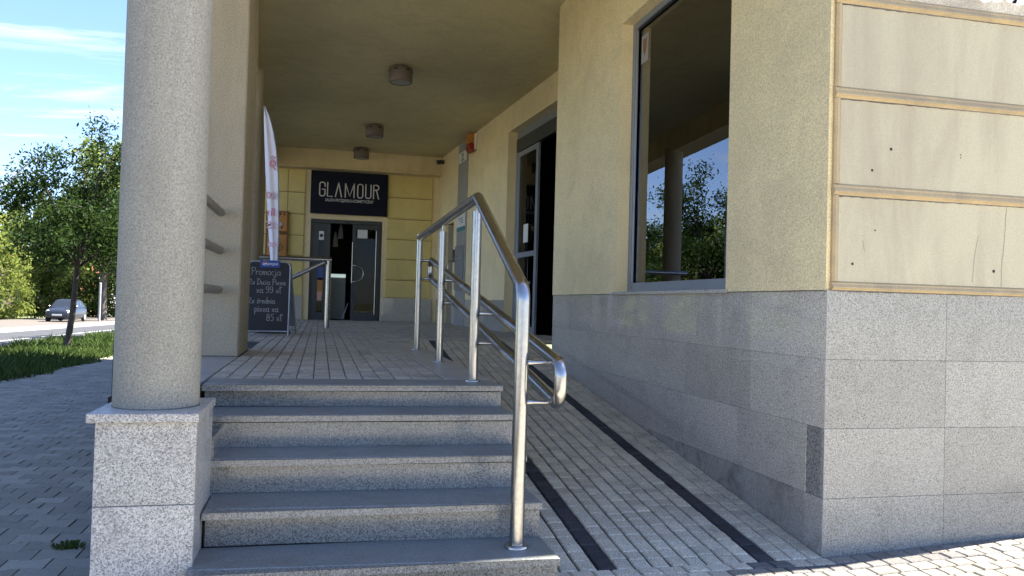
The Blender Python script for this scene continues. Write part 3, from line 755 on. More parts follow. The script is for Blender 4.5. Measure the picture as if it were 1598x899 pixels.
# granite slabs of the passage side
rows = [(1.0765, 1.456), (.6965, 1.075), (.3145, .695), (-.12, .313)]
m = MB(); m.quad((WX + .005, FY, -.1), (WX + .005, 9.2, -.1), (WX + .005, 9.2, 1.45), (WX + .005, FY, 1.45)); m.quad((WX + .006, FY + .004, -.1), (XE - .003, FY + .004, -.1), (XE - .003, FY + .004, 1.45), (WX + .006, FY + .004, 1.45)); m.build('mortar_bed', 'mortar', bld)
cuts = [[3.884, 4.66, 5.44, 6.22, 7.0, 7.78, 8.56, 9.205], [3.884, 4.66, 5.62, 6.4, 7.18, 7.96, 9.205], [3.884, 4.045, 4.82, 5.6, 6.38, 7.16, 9.205], [3.884, 4.045, 4.6, 5.4, 6.2, 7.0]]
for (z0, z1), cs in zip(rows, cuts):
    for i in range(len(cs) - 1):
        dk = z0 > .3 and z0 < .32 and i == 0
        part_box('granite_slab', 'granite_dark' if dk else ('granite_stained' if z0 < 0 else 'granite_passage'), bld, WX + (.0 if not dk else .003), WX + .03, cs[i] + .0008, cs[i + 1] - .0008, z0, z1, ch=.001)
# facade slabs
for (z0, z1) in rows:
    for (x0, x1) in ((WX + .002, 3.4838), (3.4853, XE - .002)):
        part_box('granite_slab', 'granite_facade', bld, x0, x1, FY - .002, FY + .03, z0, z1, ch=.001)
m = MB(); m.tube([(WX + .003, FY + .001, -.1), (WX + .003, FY + .001, 1.455)], .0032, 8); m.build('corner_bead', 'kerb', bld)
# facade: base sheet, cream panels, mouldings
m = MB(); m.quad((WX - .008, FY + .012, 1.456), (XE, FY + .012, 1.456), (XE, FY + .012, 11.5), (WX - .008, FY + .012, 11.5)); m.build('facade_wall', 'plaster_ochre', bld)
m = MB(); m.quad((XE, FY, -.2), (XE, 6.0, -.2), (XE, 6.0, 11.5), (XE, FY, 11.5)); m.build('end_wall', 'panel_cream', bld)
part_box('added_sun_shield', 'panel_cream', bld, XE + .001, XE + .12, FY - .027, 5.99, -.2, 11.4, ch=.004)  # unseen upright added past the facade end to keep sun off the mouldings
bands = [(1.506, 1.982), (2.046, 2.522), (2.586, 3.05), (3.115, 3.60), (3.66, 4.2)]
for k, (z0, z1) in enumerate(bands):
    part_box('facade_panel', 'peeling' if k == 3 else 'panel_cream', bld, 2.766, XE - .001, FY - .004, FY + .03, z0, z1, ch=.002)
def moulding(z0, z1, x0=2.728):
    m = MB(); h = z1 - z0
    pts = [(FY + .012, z1), (FY - .006, z1), (FY - .013, z1 - h * .14), (FY - .014, z1 - h * .30), (FY - .024, z1 - h * .62), (FY - .0245, z1 - h * .75), (FY - .015, z1 - h * .86), (FY - .009, z0), (FY + .012, z0)]
    m.prism(pts, 0, x0, XE - .001); m.build('moulding', 'moulding', bld, fix=True)
    g2 = MB(); rr_ = random.Random(int(z0 * 1000)); n = 60; top = []; bot = []
    for i in range(n + 1):
        x = x0 + .004 + (XE - .01 - x0) * i / n; k = max(0.0, 1 - i / n * 1.15) * .6 + .4 * rr_.random()
        top.append((x, FY - .0052, z0 + .001)); bot.append((x, FY - .0052, z0 - .003 - .010 * k * rr_.uniform(.4, 1)))
    g2.add(top + bot, [(i, i + n + 1, i + n + 2, i + 1) for i in range(n)]); g2.build('grime_line', 'grime', bld)
for z0, z1 in ((1.459, 1.505), (1.984, 2.045), (2.523, 2.584), (3.052, 3.113), (3.602, 3.658)): moulding(z0, z1)
for z0, z1 in bands[:4]:
    m = MB(); m.prism([(2.730, FY + .012), (2.730, FY - .006), (2.742, FY - .016), (2.752, FY - .016), (2.764, FY - .006), (2.764, FY + .012)], 2, z0 + .0005, z1 - .0005); m.build('edge_moulding', 'moulding', bld, fix=True)
# bolt holes and cracks on the cream panels
def wall_pt(px, py):     # facade coordinates of features measured on the stone grid
    return px, py
for (x, z, r) in ((3.095, 2.262, .009), (2.975, 2.135, .008), (2.86, 1.607, .008), (3.80, 1.60, .010), (3.56, 2.262, .004), (3.56, 2.245, .004), (3.00, 1.80, .005)):
    m = MB(); m.lathe((0, 0, 0), [(0.0001, .001), (r * .7, .0012), (r, 0)], 12); o = m.build('bolt_hole', 'hole_dark', bld); o.data.transform(Matrix.Translation((x, FY - .0045, z)) @ Matrix.Rotation(math.radians(90), 4, 'X'))
cr = [[(3.885, 1.985), (3.878, 1.9), (3.872, 1.8), (3.862, 1.7), (3.855, 1.6), (3.852, 1.51)], [(3.69, 1.80), (3.672, 1.72), (3.66, 1.62), (3.652, 1.53)], [(2.925, 1.74), (2.935, 1.68)]]
Mf = frame_mat((0, FY - .0045, 0), (1, 0, 0), (0, 0, 1))
for i, c in enumerate(cr):
    cc = []
    for a, b in zip(c[:-1], c[1:]):
        for t in (0, .33, .66): cc.append((a[0] * (1 - t) + b[0] * t + random.uniform(-.0025, .0025), a[1] * (1 - t) + b[1] * t))
    strokes('crack', [cc + [c[-1]]], (.0028 if i else .004), 'crack_grey', bld, Mf, h=.0006)
# flakes of old paint above the top moulding
for k in range(9):
    x = 3.35 + k * .075 + random.uniform(-.02, .02); m = MB(); n = 7
    m.prism([(x + (.03 + random.random() * .04) * math.cos(6.283 * i / n), 3.20 + random.uniform(-.04, .06) * 0 + (.012 + random.random() * .03) * math.sin(6.283 * i / n)) for i in range(n)][::-1], 1, 0, .003)
    for j, (a, b, c) in enumerate(m.v): m.v[j] = (c, FY - .0075 + b, a) if False else (a, b, c)
    m.v = [(v[2] if False else v[0], v[1], v[2]) for v in m.v]
    o = m.build('paint_flake', 'white_print', bld, fix=True)
    o.data.transform(Matrix(((0, 0, 1, 0), (0, 1, 0, FY - .0078), (1, 0, 0, 0), (0, 0, 0, 1))))
# upper storeys, ceiling, beams
m = MB()
m.box(-1.05, XE, FY + .02, 20.6, CEIL + .04, 11.5); m.box(XE + .001, 13.0, 6.0, 9.25, -.3, 11.49); m.box(8.05, 12.99, 9.251, 20.59, -.3, 11.48); m.box(XE + .002, 8.049, 9.252, 20.58, CEIL + .05, 11.47); m.build('upper_storeys', 'plaster_ochre', bld)
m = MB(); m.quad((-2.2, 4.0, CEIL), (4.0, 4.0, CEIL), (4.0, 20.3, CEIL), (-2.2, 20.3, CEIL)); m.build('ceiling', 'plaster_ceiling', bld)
part_box('front_beam', 'plaster_beam', bld, -1.04, WX - .012, FY + .0, 4.16, 4.1, CEIL + .03, ch=.01)
m = MB(); ya, yb, zb = 4.17, 20.0, 4.52
P4 = [(left_edge(ya) - .5, ya), (left_edge(ya), ya), (left_edge(yb), yb), (left_edge(yb) - .5, yb)]
m.prism([(p[0], p[1]) for p in P4], 2, zb, CEIL + .02); m.build('edge_beam', 'plaster_beam', bld, fix=True)
part_box('back_beam', 'plaster_beam', bld, -2.1, 3.2, 19.72, 20.04, 4.53, CEIL + .02, ch=.012)
part_box('back_beam', 'plaster_beam', bld, -2.1, 3.2, 19.66, 20.03, 4.475, 4.528, ch=.01)
# back wall with shop entrance
DX0, DX1, DZ1 = -.285, 1.44, 3.29
sheet_with_holes(lambda u, v, d: (u, 20.05 + d, v), -2.2, 3.4, LAND - .05, CEIL, [(DX0, DX1, LAND - .05, DZ1, .25)]).build('back_wall', 'plaster_ochre', bld)
zb_ = [1.41, 1.872, 2.383, 2.879, 3.391, 3.919, 4.47]
for i in range(6):
    for (x0, x1) in ((1.545, 2.66), (-.83, -.44), (-1.9, -.845)):
        part_box('wall_panel', 'panel_yellow', bld, x0, x1, 20.015, 20.07, zb_[i] + .012, zb_[i + 1] - .012, ch=.008)
        mm = MB(); mm.box(x0 - .01, x1 + .01, 19.995, 20.06, zb_[i + 1] - .011, zb_[i + 1] + .011, ch=.005)
        if i < 5:
            mm.build('panel_rib', 'panel_yellow', bld)
            part_box('panel_joint', 'cork_frame', bld, x0 - .004, x1 + .004, 20.008, 20.02, zb_[i + 1] - .024, zb_[i + 1] - .0112, ch=0)
for (x0, x1) in ((1.46, 2.7), (-1.0, -.43), (-2.1, -1.005)):
    part_box('granite_slab', 'granite_passage', bld, x0, x1, 20.0, 20.06, LAND - .02, 1.398, ch=.003)
# recess wall (turns slightly away), with sliding entrance and a side door
def PR(u, v, d): return (recess_x(u) + d, u, v)
S0, S1, SZ = 11.2, 14.2, 4.47
sheet_with_holes(PR, 9.21, 20.2, LAND - .03, CEIL, [(S0, S1, LAND - .03, SZ, .24), (18.3, 19.12, LAND - .03, 3.2, .14)], flip=True).build('recess_wall', 'plaster_ochre', bld)
def rec_box(name, mat, parent, y0, y1, z0, z1, d0, d1, ch=.003):
    m = MB(); m.box(d0, d1, y0, y1, z0, z1, ch=ch); m.v = [(recess_x(y) + x, y, z) for x, y, z in m.v]; return m.build(name, mat, parent)
for y0, y1 in ((14.205, 15.6), (15.605, 17.05), (17.95, 18.29), (19.13, 19.98)): rec_box('granite_slab', 'granite_passage', bld, y0, y1, LAND - .02, 1.405, -.012, .02)
rec_box('pilaster', 'pilaster_grey', bld, 17.08, 17.93, LAND - .02, CEIL - .003, -.02, .02)
# sliding entrance
ent = rec_box('sliding_entrance', 'alu_dark', bld, S0, S1 - .002, 4.10, 4.34, .16, .24)
rec_box('frame', 'alu_grey', ent, S1 - .07, S1 - .003, LAND - .02, 4.098, .16, .23)
rec_box('transom', 'alu_grey', ent, S0, S1 - .001, 4.342, 4.468, .17, .22)
def leaf(y0, y1, d, zt_=4.09):
    lf = rec_box('sliding_leaf', 'alu_grey', bld, y1 - .085, y1, LAND, zt_, d, d + .045)
    rec_box('stile', 'alu_grey', lf, y0, y0 + .10, LAND, zt_, d, d + .045)
    for z0, z1 in ((LAND + .0, LAND + .12), (2.17, 2.26), (zt_ - .09, zt_ - .001)): rec_box('rail', 'alu_grey', lf, y0 + .1005, y1 - .0855, z0, z1, d + .001, d + .044)
    rec_box('pane', 'door_glass', lf, y0 + .101, y1 - .086, LAND + .121, 2.169, d + .018, d + .026, ch=.0); rec_box('pane', 'door_glass', lf, y0 + .101, y1 - .086, 2.261, zt_ - .092, d + .018, d + .026, ch=.0)
    return lf
leaf(13.02, 14.12, .17)
for (z0, z1, y0, y1) in ((2.42, 2.74, 13.42, 13.66),): rec_box('paper_notice', 'siren_white', bld, y0, y1, z0, z1, .155, .160, ch=0)
# dark rooms behind the openings, so the glass has a real interior
def room(name, x0, x1, y0, y1, z0, z1, mat):
    m = MB(); m.box(x0, x1, y0, y1, z0, z1); m.f = [f[::-1] for f in m.f]; return m
m = room('r', WX + .19, XE - .02, FY + .05, 9.19, .2, 4.6, ''); m.f.pop(4); m.sm.pop(4); m.build('interior', 'interior_dark', bld)
m = MB(); xs_ = WX + .19
for (y0, y1, z0, z1) in ((FY + .05, WY0, .2, 4.6), (WY1, 9.19, .2, 4.6), (WY0, WY1, .2, WZ0), (WY0, WY1, WZ1, 4.6)): m.quad((xs_, y0, z0), (xs_, y1, z0), (xs_, y1, z1), (xs_, y0, z1))
m.build('interior_lining', 'interior_dark', bld)
m = MB(); x_ = 8.0; m.v = []
m.add([PR(9.3, LAND - .03, .25), PR(19.9, LAND - .03, .25), (8, 19.9, LAND - .03), (8, 9.3, LAND - .03), PR(9.3, 4.9, .25), PR(19.9, 4.9, .25), (8, 19.9, 4.9), (8, 9.3, 4.9)], [(0, 1, 2, 3), (4, 5, 6, 7), (2, 3, 7, 6), (1, 2, 6, 5), (3, 0, 4, 7)])
m.build('entrance_hall', 'interior_black', bld)
# side door
sd = rec_box('side_door', 'door_brown', bld, 18.34, 19.09, LAND, 3.16, .06, .11)
rec_box('panel', 'door_brown', sd, 18.46, 18.97, 1.9, 3.0, .045, .059); rec_box('panel', 'door_brown', sd, 18.46, 18.97, 1.0, 1.75, .045, .059)
m = MB(); hp = [Vector(PR(18.5, 1.95, .06)), Vector(PR(18.5, 1.95, -.03)), Vector(PR(18.5, 2.0, -.06)), Vector(PR(18.5, 2.25, -.06)), Vector(PR(18.5, 2.30, -.03)), Vector(PR(18.5, 2.30, .06))]; m.tube(hp, .014, 10); m.build('handle', 'steel', sd)
# window: frame, pane, sill
win = MB(); fx0, fx1 = WX + .105, WX + .175
win.box(fx0, fx1, WY0, WY1, WZ0, WZ0 + .085, ch=.004); win = win.build('window', 'alu_grey', bld)
for nm, a in (('frame', (fx0, fx1, WY0, WY1, WZ1 - .06, WZ1)), ('frame', (fx0, fx1, WY1 - .065, WY1, WZ0 + .0855, WZ1 - .0605)), ('frame', (fx0, fx1, WY0, WY0 + .065, WZ0 + .0855, WZ1 - .0605))): part_box(nm, 'alu_grey', win, *a)
part_box('gasket', 'rubber', win, fx0 + .012, fx0 + .03, WY1 - .083, WY1 - .0655, WZ0 + .086, WZ1 - .061, ch=.001)
part_box('gasket', 'alu_light', win, fx0 + .004, fx0 + .02, WY1 - .098, WY1 - .0835, WZ0 + .086, WZ1 - .061, ch=.001)
part_box('gasket', 'rubber', win, fx0 + .012, fx0 + .03, WY0 + .1, WY1 - .1, WZ1 - .075, WZ1 - .0605, ch=.001)
part_box('pane', 'window_glass', win, fx0 + .034, fx0 + .042, WY0 + .066, WY1 - .066, WZ0 + .086, WZ1 - .061, ch=0)
part_box('sill', 'granite_light', win, WX - .03, WX + .11, WY0 - .03, WY1 + .05, WZ0 - .026, WZ0 - .001, ch=.002)
part_box('sticker', 'pilaster_grey', win, fx0 + .0315, fx0 + .033, WY1 - .30, WY1 - .14, 3.60, 3.86, ch=0)
m = MB(); m.prism([(WY1 - .26, 3.83), (WY1 - .22, 3.815), (WY1 - .18, 3.83), (WY1 - .18, 3.72), (WY1 - .22, 3.66), (WY1 - .26, 3.72)], 0, fx0 + .030, fx0 + .0312); m.build('emblem', 'cork_frame', win, fix=True)
m = MB(); m.tube([(fx0 - .002, WY1 - .12, WZ0 + .04), (fx0 + .004, WY1 - .12, WZ0 + .04)], .008, 10); m.build('drain_cap', 'black_plastic', win)
# shop entrance in the back wall
door = MB(); door.box(DX0, DX1, 20.12, 20.2, DZ1 - .09, DZ1 - .002, ch=.003); door = door.build('shop_door', 'alu_dark', bld)
def dbox(nm, mat, *a, ch=.003): return part_box(nm, mat, door, *a, ch=ch)
dbox('frame', 'alu_dark', DX0, DX0 + .06, 20.12, 20.2, LAND - .02, DZ1 - .091)
dbox('frame', 'alu_dark', DX1 - .06, DX1, 20.12, 20.2, LAND - .02, DZ1 - .091)
# left leaf
dbox('stile', 'alu_dark', DX0 + .061, DX0 + .19, 20.10, 20.15, LAND, 3.19); dbox('stile', 'alu_dark', DX0 + .33, DX0 + .475, 20.10, 20.15, LAND, 3.19)
dbox('rail', 'alu_dark', DX0 + .191, DX0 + .329, 20.10, 20.15, LAND, LAND + .18); dbox('rail', 'alu_dark', DX0 + .191, DX0 + .329, 20.10, 20.15, 3.02, 3.19)
dbox('pane', 'door_glass', DX0 + .191, DX0 + .329, 20.12, 20.128, LAND + .181, 3.019, ch=0)
# right leaf
x0, x1 = .72, DX1 - .062
dbox('stile', 'alu_dark', x0, x0 + .09, 20.06, 20.11, LAND, 3.19); dbox('stile', 'alu_dark', x1 - .1, x1, 20.06, 20.11, LAND, 3.19)
dbox('rail', 'alu_dark', x0 + .091, x1 - .101, 20.06, 20.11, LAND, LAND + .2); dbox('rail', 'alu_dark', x0 + .091, x1 - .101, 20.06, 20.11, 3.08, 3.19)
dbox('pane', 'door_glass', x0 + .091, x1 - .101, 20.08, 20.088, LAND + .201, 3.079, ch=0)
m = MB(); m.tube([(x0 + .03, 20.04, 1.78)] + [(x0 + .05 + .24 * math.sin(math.radians(a)), 20.0, 1.98 - .2 * math.cos(math.radians(a))) for a in range(0, 181, 20)] + [(x0 + .03, 20.04, 2.18)], .016, 10); m.build('handle', 'steel', door)
m = MB(); m.tube([(x0 + .01, 20.03, 1.75), (x0 + .01, 20.03, 2.75)], .014, 8); m.build('pull_bar', 'steel', door)
m = MB(); m.tube([(x1 - .08, 20.03, .98), (x1 - .08, 20.03, 3.05)], .012, 8); m.build('pull_bar', 'steel', door)
dbox('notice', 'paper', x0 + .12, x0 + .36, 20.066, 20.074, 2.86, 3.07, ch=0)
dbox('poster', 'white_print', DX0 + .20, DX0 + .32, 20.108, 20.116, 2.78, 3.0, ch=0)
m = MB(); m.lathe((0, 0, 0), [(.0001, .001), (.042, .0012), (.043, 0)], 20); o = m.build('emblem', 'black_plastic', door); o.data.transform(Matrix.Translation((DX0 + .26, 20.107, 2.89)) @ Matrix.Rotation(math.radians(90), 4, 'X'))
dbox('poster', 'header_blue', DX0 + .195, DX0 + .325, 20.108, 20.116, 1.85, 2.12, ch=0)
dbox('poster', 'cork_orange', DX0 + .195, DX0 + .325, 20.108, 20.116, 1.42, 1.80, ch=0)
dbox('poster', 'skin_print', DX0 + .20, DX0 + .31, 20.104, 20.1075, 1.30, 1.52, ch=0)
m = MB(); m.tube([(.66, 20.0, LAND + .42), (.52, 19.86, LAND + .02)], .014, 8); m.build('door_stop', 'steel', door)
# the salon interior
m = sheet_with_holes(lambda u, v, d: (u, 20.30 + d, v), -1.7, 3.1, LAND - .05, 4.3, [(DX0, DX1, LAND - .05, DZ1, .02)]); m.build('lining', 'interior_black', bld)
m = room('s', -1.6, 3.0, 20.31, 25, LAND - .02, 4.2, ''); m.f.pop(2); m.sm.pop(2); m.build('shop_interior', 'interior_dark', bld)
settle(bld)
cnt = empty('shop_counter', (.42, 21.3, LAND), 'pale counter with a light strip just inside the far glass door', 'counter')
part_box('body', 'counter_white', cnt, .22, .62, 21.0, 21.6, LAND, 2.0, ch=.01); part_box('light_strip', 'counter_light', cnt, .23, .61, 20.985, 20.999, 1.90, 1.985, ch=0); settle(cnt)
for k, (x, z) in enumerate(((.33, 2.7), (.46, 2.92))):
    t = empty('pendant_lamp', (x, 21.3, z), ['lower white pendant lamp hanging inside the far shop doorway', 'higher white pendant lamp hanging inside the far shop doorway'][k], 'lamp', 'pendant lamps inside the shop')
    m = MB(); m.lathe((x, 21.3, z), [(.07, 0), (.06, .2), (.02, .38), (.008, .40)], 16); m.build('shade', 'pendant_white', t)
    m = MB(); m.tube([(x, 21.3, z + .4), (x, 21.3, 4.19)], .006, 6); m.build('cord', 'black_plastic', t); settle(t)


# ------------------------------------------------------------------ handrails
hr = empty('stair_handrail', (.97, 5.0, 0), 'brushed steel handrail with posts along the stairs and landing beside the ramp', 'handrail')
def bend(p0, p1, p2, r, n=7):
    a = (Vector(p0) - Vector(p1)).normalized(); b = (Vector(p2) - Vector(p1)).normalized(); ang = a.angle(b); t = r / math.tan(ang / 2)
    s_ = Vector(p1) + a * t; e = Vector(p1) + b * t; bis = (a + b).normalized(); c = Vector(p1) + bis * (r / math.sin(ang / 2)); out = []
    for i in range(n + 1):
        k = i / n; d = ((s_ - c) * (1 - k) + (e - c) * k).normalized() * r; out.append(c + d)
    return out
A = Vector((.944, 3.72, .178)); B = Vector((.944, 3.72, 1.405)); Cc = Vector((.970, 5.08, 2.015)); D = Vector((.992, 8.35, 2.0)); E_ = Vector((.992, 8.35, LAND))
path = [A] + bend(A, B, Cc, .09, 8) + bend(B, Cc, D, .03, 3)
m = MB(); m.tube(path + [Cc + (D - Cc) * .5, D - (D - Cc).normalized() * .0], .0345, 24, cap=True); m.build('rail', 'steel', hr)
m = MB(); m.tube([D + Vector((0, 0, .034)), E_], .031, 22); p4 = m.build('post', 'steel', hr)
posts = [(Vector((.968, 5.07, LAND)), 1.925, .0315), (Vector((.983, 6.68, LAND)), 1.925, .0315)]
plates = [(A, .05, p4), (E_, .048, p4)]
for P, zt_, r in posts:
    m = MB(); m.tube([P, (P.x, P.y, zt_)], r, 22); po = m.build('post', 'steel', hr)
    m = MB(); m.tube([(P.x, P.y, zt_ - .01), (P.x, P.y, 1.99)], .009, 10); m.build('pin', 'steel', po)
    m = MB(); m.lathe((P.x, P.y, LAND), [(.052, 0), (.052, .008), (.048, .011), (r, .0112)], 28); m.build('base_plate', 'steel', po)
m = MB(); m.lathe((E_.x, E_.y, LAND), [(.05, 0), (.05, .008), (.046, .011), (.03, .0112)], 28); m.build('base_plate', 'steel', p4)
m = MB(); m.lathe((A.x, A.y, RS), [(.058, .0005), (.058, .012), (.054, .016), (.034, .0162)], 28); m.build('base_plate', 'steel', hr)
# the two ramp rails with rounded ends
RX = 1.105
def zu(y): return 1.255 + .157 * (y - 5)
ya, yb = 3.60, 8.30; r = .031
up0, up1 = Vector((RX, ya, zu(ya) + .02)), Vector((RX, yb, zu(yb)))
lo0, lo1 = up0 - Vector((0, 0, .195)), up1 - Vector((0, 0, .19))
loop = [up1 - (up1 - up0) * .15] ; pts = [up0, lo0, lo1, up1]
path = [(up0 + up1) / 2] + bend((up0 + up1) / 2, up0, lo0, .07, 7) + bend(up0, lo0, lo1, .07, 7) + bend(lo0, lo1, up1, .07, 7) + bend(lo1, up1, up0, .07, 7) + [(up0 + up1) / 2]
m = MB(); m.tube(path, r, 22, cap=False); m.build('ramp_rail', 'steel', hr)
for (px, py, y) in ((.944, 3.72, 3.72), (.968, 5.07, 5.07), (.983, 6.68, 6.68), (.992, 8.35, 8.22)):
    for dz in (0.0, -.19):
        z = zu(y) + dz; m = MB(); m.tube([(px + .02, py, z), (RX - .0, y, z)], .0105, 12)
        o = m.build('standoff', 'steel', hr)
        m = MB(); m.lathe((0, 0, 0), [(.0135, -.012), (.0135, .012)], 14); o2 = m.build('collar', 'steel', o); o2.data.transform(Matrix.Translation((px + .044, py, z)) @ Matrix.Rotation(math.radians(90), 4, 'Y'))
settle(hr)

# railing of the side stair at the far left
fr_ = empty('far_railing', (.12, 14.3, LAND), 'plain steel railing with one post and sloping rail behind the chalkboard', 'railing')
m = MB(); m.tube([(.12, 14.3, LAND), (.12, 14.3, 2.0)], .045, 18); m.build('post', 'steel', fr_)
m = MB(); m.tube([(-1.2, 14.3, 2.02), (.17, 14.3, 2.02)], .04, 16); m.build('rail', 'steel', fr_)
m = MB(); m.tube([(.05, 14.26, 1.97), (-1.1, 14.26, 1.36)], .036, 16); m.build('sloping_rail', 'steel', fr_)
settle(fr_)

# ------------------------------------------------------------------ ceiling lamps
for k, (x, y) in enumerate(((1.09, 12.3), (.97, 16.55), (.835, 19.2))):
    t = empty('ceiling_lamp', (x, y, CEIL), ['nearest of three brown drum lamps on the arcade ceiling', 'middle one of three brown drum lamps on the arcade ceiling', 'farthest drum lamp on the arcade ceiling, above the black shop sign'][k], 'lamp', 'drum lamps on the arcade ceiling')
    m = MB(); m.lathe((x, y, CEIL), [(.12, -.001), (.12, -.03), (.175, -.031), (.18, -.04), (.18, -.24), (.172, -.25), (.15, -.25)], 36); hb = m.build('housing', 'lamp_brown', t)
    for a in range(0, 360, 60):
        c, s_ = math.cos(math.radians(a)), math.sin(math.radians(a)); mm = MB(); mm.box(-.03, .03, -.004, .004, -.012, .012)
        o = mm.build('vent', 'hole_dark', hb); o.data.transform(Matrix.Translation((x + .1805 * c, y + .1805 * s_, CEIL - .075)) @ Matrix.Rotation(math.radians(a + 90), 4, 'Z'))
    m = MB(); m.lathe((x, y, CEIL), [(.0001, -.242), (.1, -.244), (.149, -.246)], 30); m.build('diffuser', 'lamp_glass', t); settle(t)

# ------------------------------------------------------------------ shop sign
sg = empty('shop_sign', (.61, 19.96, 3.41), 'black shop sign with pale letters above the far glass door', 'sign')
part_box('panel', 'sign_navy', sg, -.31, 1.535, 19.93, 20.01, 3.41, 4.452, ch=.006)
Ms = frame_mat((-.10, 19.929, 3.835), (1, 0, 0), (0, 0, 1))
G = []
w, h = .125, .335; pitch = [0, .185, .375, .61, .905, 1.10, 1.29]
def sh(pl, dx): return [(x + dx, y) for x, y in pl]
rr = .055
Gp = [(w, .235)] + [(w, h - rr)] + arc((w - rr, h - rr), (rr, rr), 0, 90, 4) + arc((rr, h - rr), (rr, rr), 90, 180, 4) + arc((rr, rr), (rr, rr), 180, 270, 4) + arc((w - rr, rr), (rr, rr), 270, 360, 4) + [(w, .165), (w * .5, .165)]
Op = arc((rr, h - rr), (rr, rr), 90, 180, 4) + arc((rr, rr), (rr, rr), 180, 270, 4) + arc((w - rr, rr), (rr, rr), 270, 360, 4) + arc((w - rr, h - rr), (rr, rr), 0, 90, 4) + [(rr, h)]
Up = [(0, h)] + arc((rr, rr), (rr, rr), 180, 270, 4) + arc((w - rr, rr), (rr, rr), 270, 360, 4) + [(w, h)]
letters = [[Gp], [[(0, h), (0, 0), (.115, 0)]], [[(0, 0), (.072, h)], [(.072, h), (.145, 0)]], [[(0, 0), (0, h)], [(0, h), (.105, .03), (.21, h)], [(.21, h), (.21, 0)]], [Op], [Up],
           [[(0, 0), (0, h), (w - rr, h)] + arc((w - rr, h - .06), (rr, .06), 90, -90, 6) + [(0, h - .13)], [(w - rr, h - .13), (w, 0)]]]
for pl, dx in zip(letters, pitch):
    strokes('letter', [sh(p, dx) for p in pl], .027, 'sign_letter', sg, Ms, h=.006)
text_mesh('lettering', 'SALON FRYZJERSKO-KOSMETYCZNY', 0.098, 'sign_letter_dim', sg, frame_mat((.615, 19.928, 3.715), (1, 0, 0), (0, 0, 1)), .002, sx=.71, bold=.0022)
settle(sg)

# ------------------------------------------------------------------ notice boxes left of the door
for k, (z0, z1) in enumerate(((2.96, 3.42), (2.30, 2.90))):
    z0, z1 = (2.90, 3.42) if k == 0 else (2.30, 2.885)
    t = empty('notice_box', (-1.06, 19.95, z0), ['orange notice box with a round lock, upper one beside the flag', 'orange notice box with scribbles, directly below the one with a lock'][k], 'notice box', 'orange boxes on the back wall')
    part_box('case', 'cork_frame', t, -1.32, -.80, 19.93, 20.014, z0, z1, ch=.006)
    part_box('panel', 'cork_orange', t, -1.28, -.84, 19.922, 19.9295, z0 + .04, z1 - .04, ch=.002)
    if k == 0:
        for (x, z) in ((-1.24, z1 - .08), (-1.0, z1 - .075), (-.90, z1 - .08), (-.95, z0 + .12)):
            m = MB(); m.lathe((0, 0, 0), [(.0001, .004), (.02, .004), (.022, 0)], 12); o = m.build('screw', 'hole_dark', t); o.data.transform(Matrix.Translation((x, 19.9215, z)) @ Matrix.Rotation(math.radians(90), 4, 'X'))
        m = MB(); m.lathe((0, 0, 0), [(.0001, .012), (.045, .012), (.05, 0)], 18); o = m.build('lock', 'galvanised', t); o.data.transform(Matrix.Translation((-.96, 19.9215, z0 + .2)) @ Matrix.Rotation(math.radians(90), 4, 'X'))
    else:
        r_ = random.Random(5); sc = []
        for j in range(7):
            x = -1.22 + j * .05; pl = [(x + r_.uniform(-.05, .06), z0 + .12 + r_.uniform(0, .32)) for q in range(4)]; sc.append(pl)
        strokes('scribble', sc, .014, 'hole_dark', t, frame_mat((0, 19.9215, 0), (1, 0, 0), (0, 0, 1)), h=.001)
    settle(t)

# ------------------------------------------------------------------ things on the recess wall
t = empty('alarm_siren', (recess_x(16.6), 16.6, 4.5), 'orange, red and white alarm siren on the wall near the ceiling', 'alarm')
def taper(name, mat, y0, y1, z0, z1, d0, d1, cut, par):
    m = MB(); m.box(-d1, -d0, y0, y1, z0, z1, ch=.012); out = []
    for (x, y, z) in m.v:
        if x < -(d0 + d1) / 2: z = z + (cut if z < (z0 + z1) / 2 else -cut * .3)
        out.append((recess_x(y) + x, y, z))
    m.v = out; return m.build(name, mat, par)
taper('housing', 'siren_white', 16.42, 16.80, 4.56, 4.90, .0, .05, .0, t)
taper('lens', 'siren_orange', 16.44, 16.78, 4.68, 4.90, .051, .15, .0, t)
taper('strobe', 'siren_red', 16.44, 16.78, 4.51, 4.678, .0505, .148, .05, t); settle(t)
t = empty('number_plate', (recess_x(17.5), 17.5, 4.47), 'white house number plate on the grey strip under the ceiling', 'plate')
rec_box('plate', 'paper', t, 17.16, 17.84, 4.46, 4.69, -.034, -.021)
text_mesh('lettering', '22', .24, 'hole_dark', t, frame_mat((recess_x(17.5) - .0345, 17.5, 4.49), (.073, -1, 0), (0, 0, 1)), .002); settle(t)
t = empty('wall_notice', (recess_x(17.5), 17.5, 2.95), 'white notice with a teal bottom band on the grey strip', 'sign')
rec_box('sheet', 'paper', t, 17.16, 17.9, 3.02, 3.34, -.028, -.0215); rec_box('band', 'paper_teal', t, 17.16, 17.9, 2.93, 3.0195, -.028, -.0215)
text_mesh('lettering', 'ELEKTRYK', .09, 'paper_teal', t, frame_mat((recess_x(17.5) - .0285, 17.5, 3.15), (.073, -1, 0), (0, 0, 1)), .001) if False else None
for k in range(3): rec_box('text_line', 'hole_dark', t, 17.3, 17.78 - .12 * k, 3.20 - k * .05, 3.215 - k * .05, -.0295, -.0283, ch=0)
settle(t)
t = empty('intercom', (recess_x(17.95), 17.98, 2.27), 'small black intercom box at the edge of the grey strip', 'intercom')
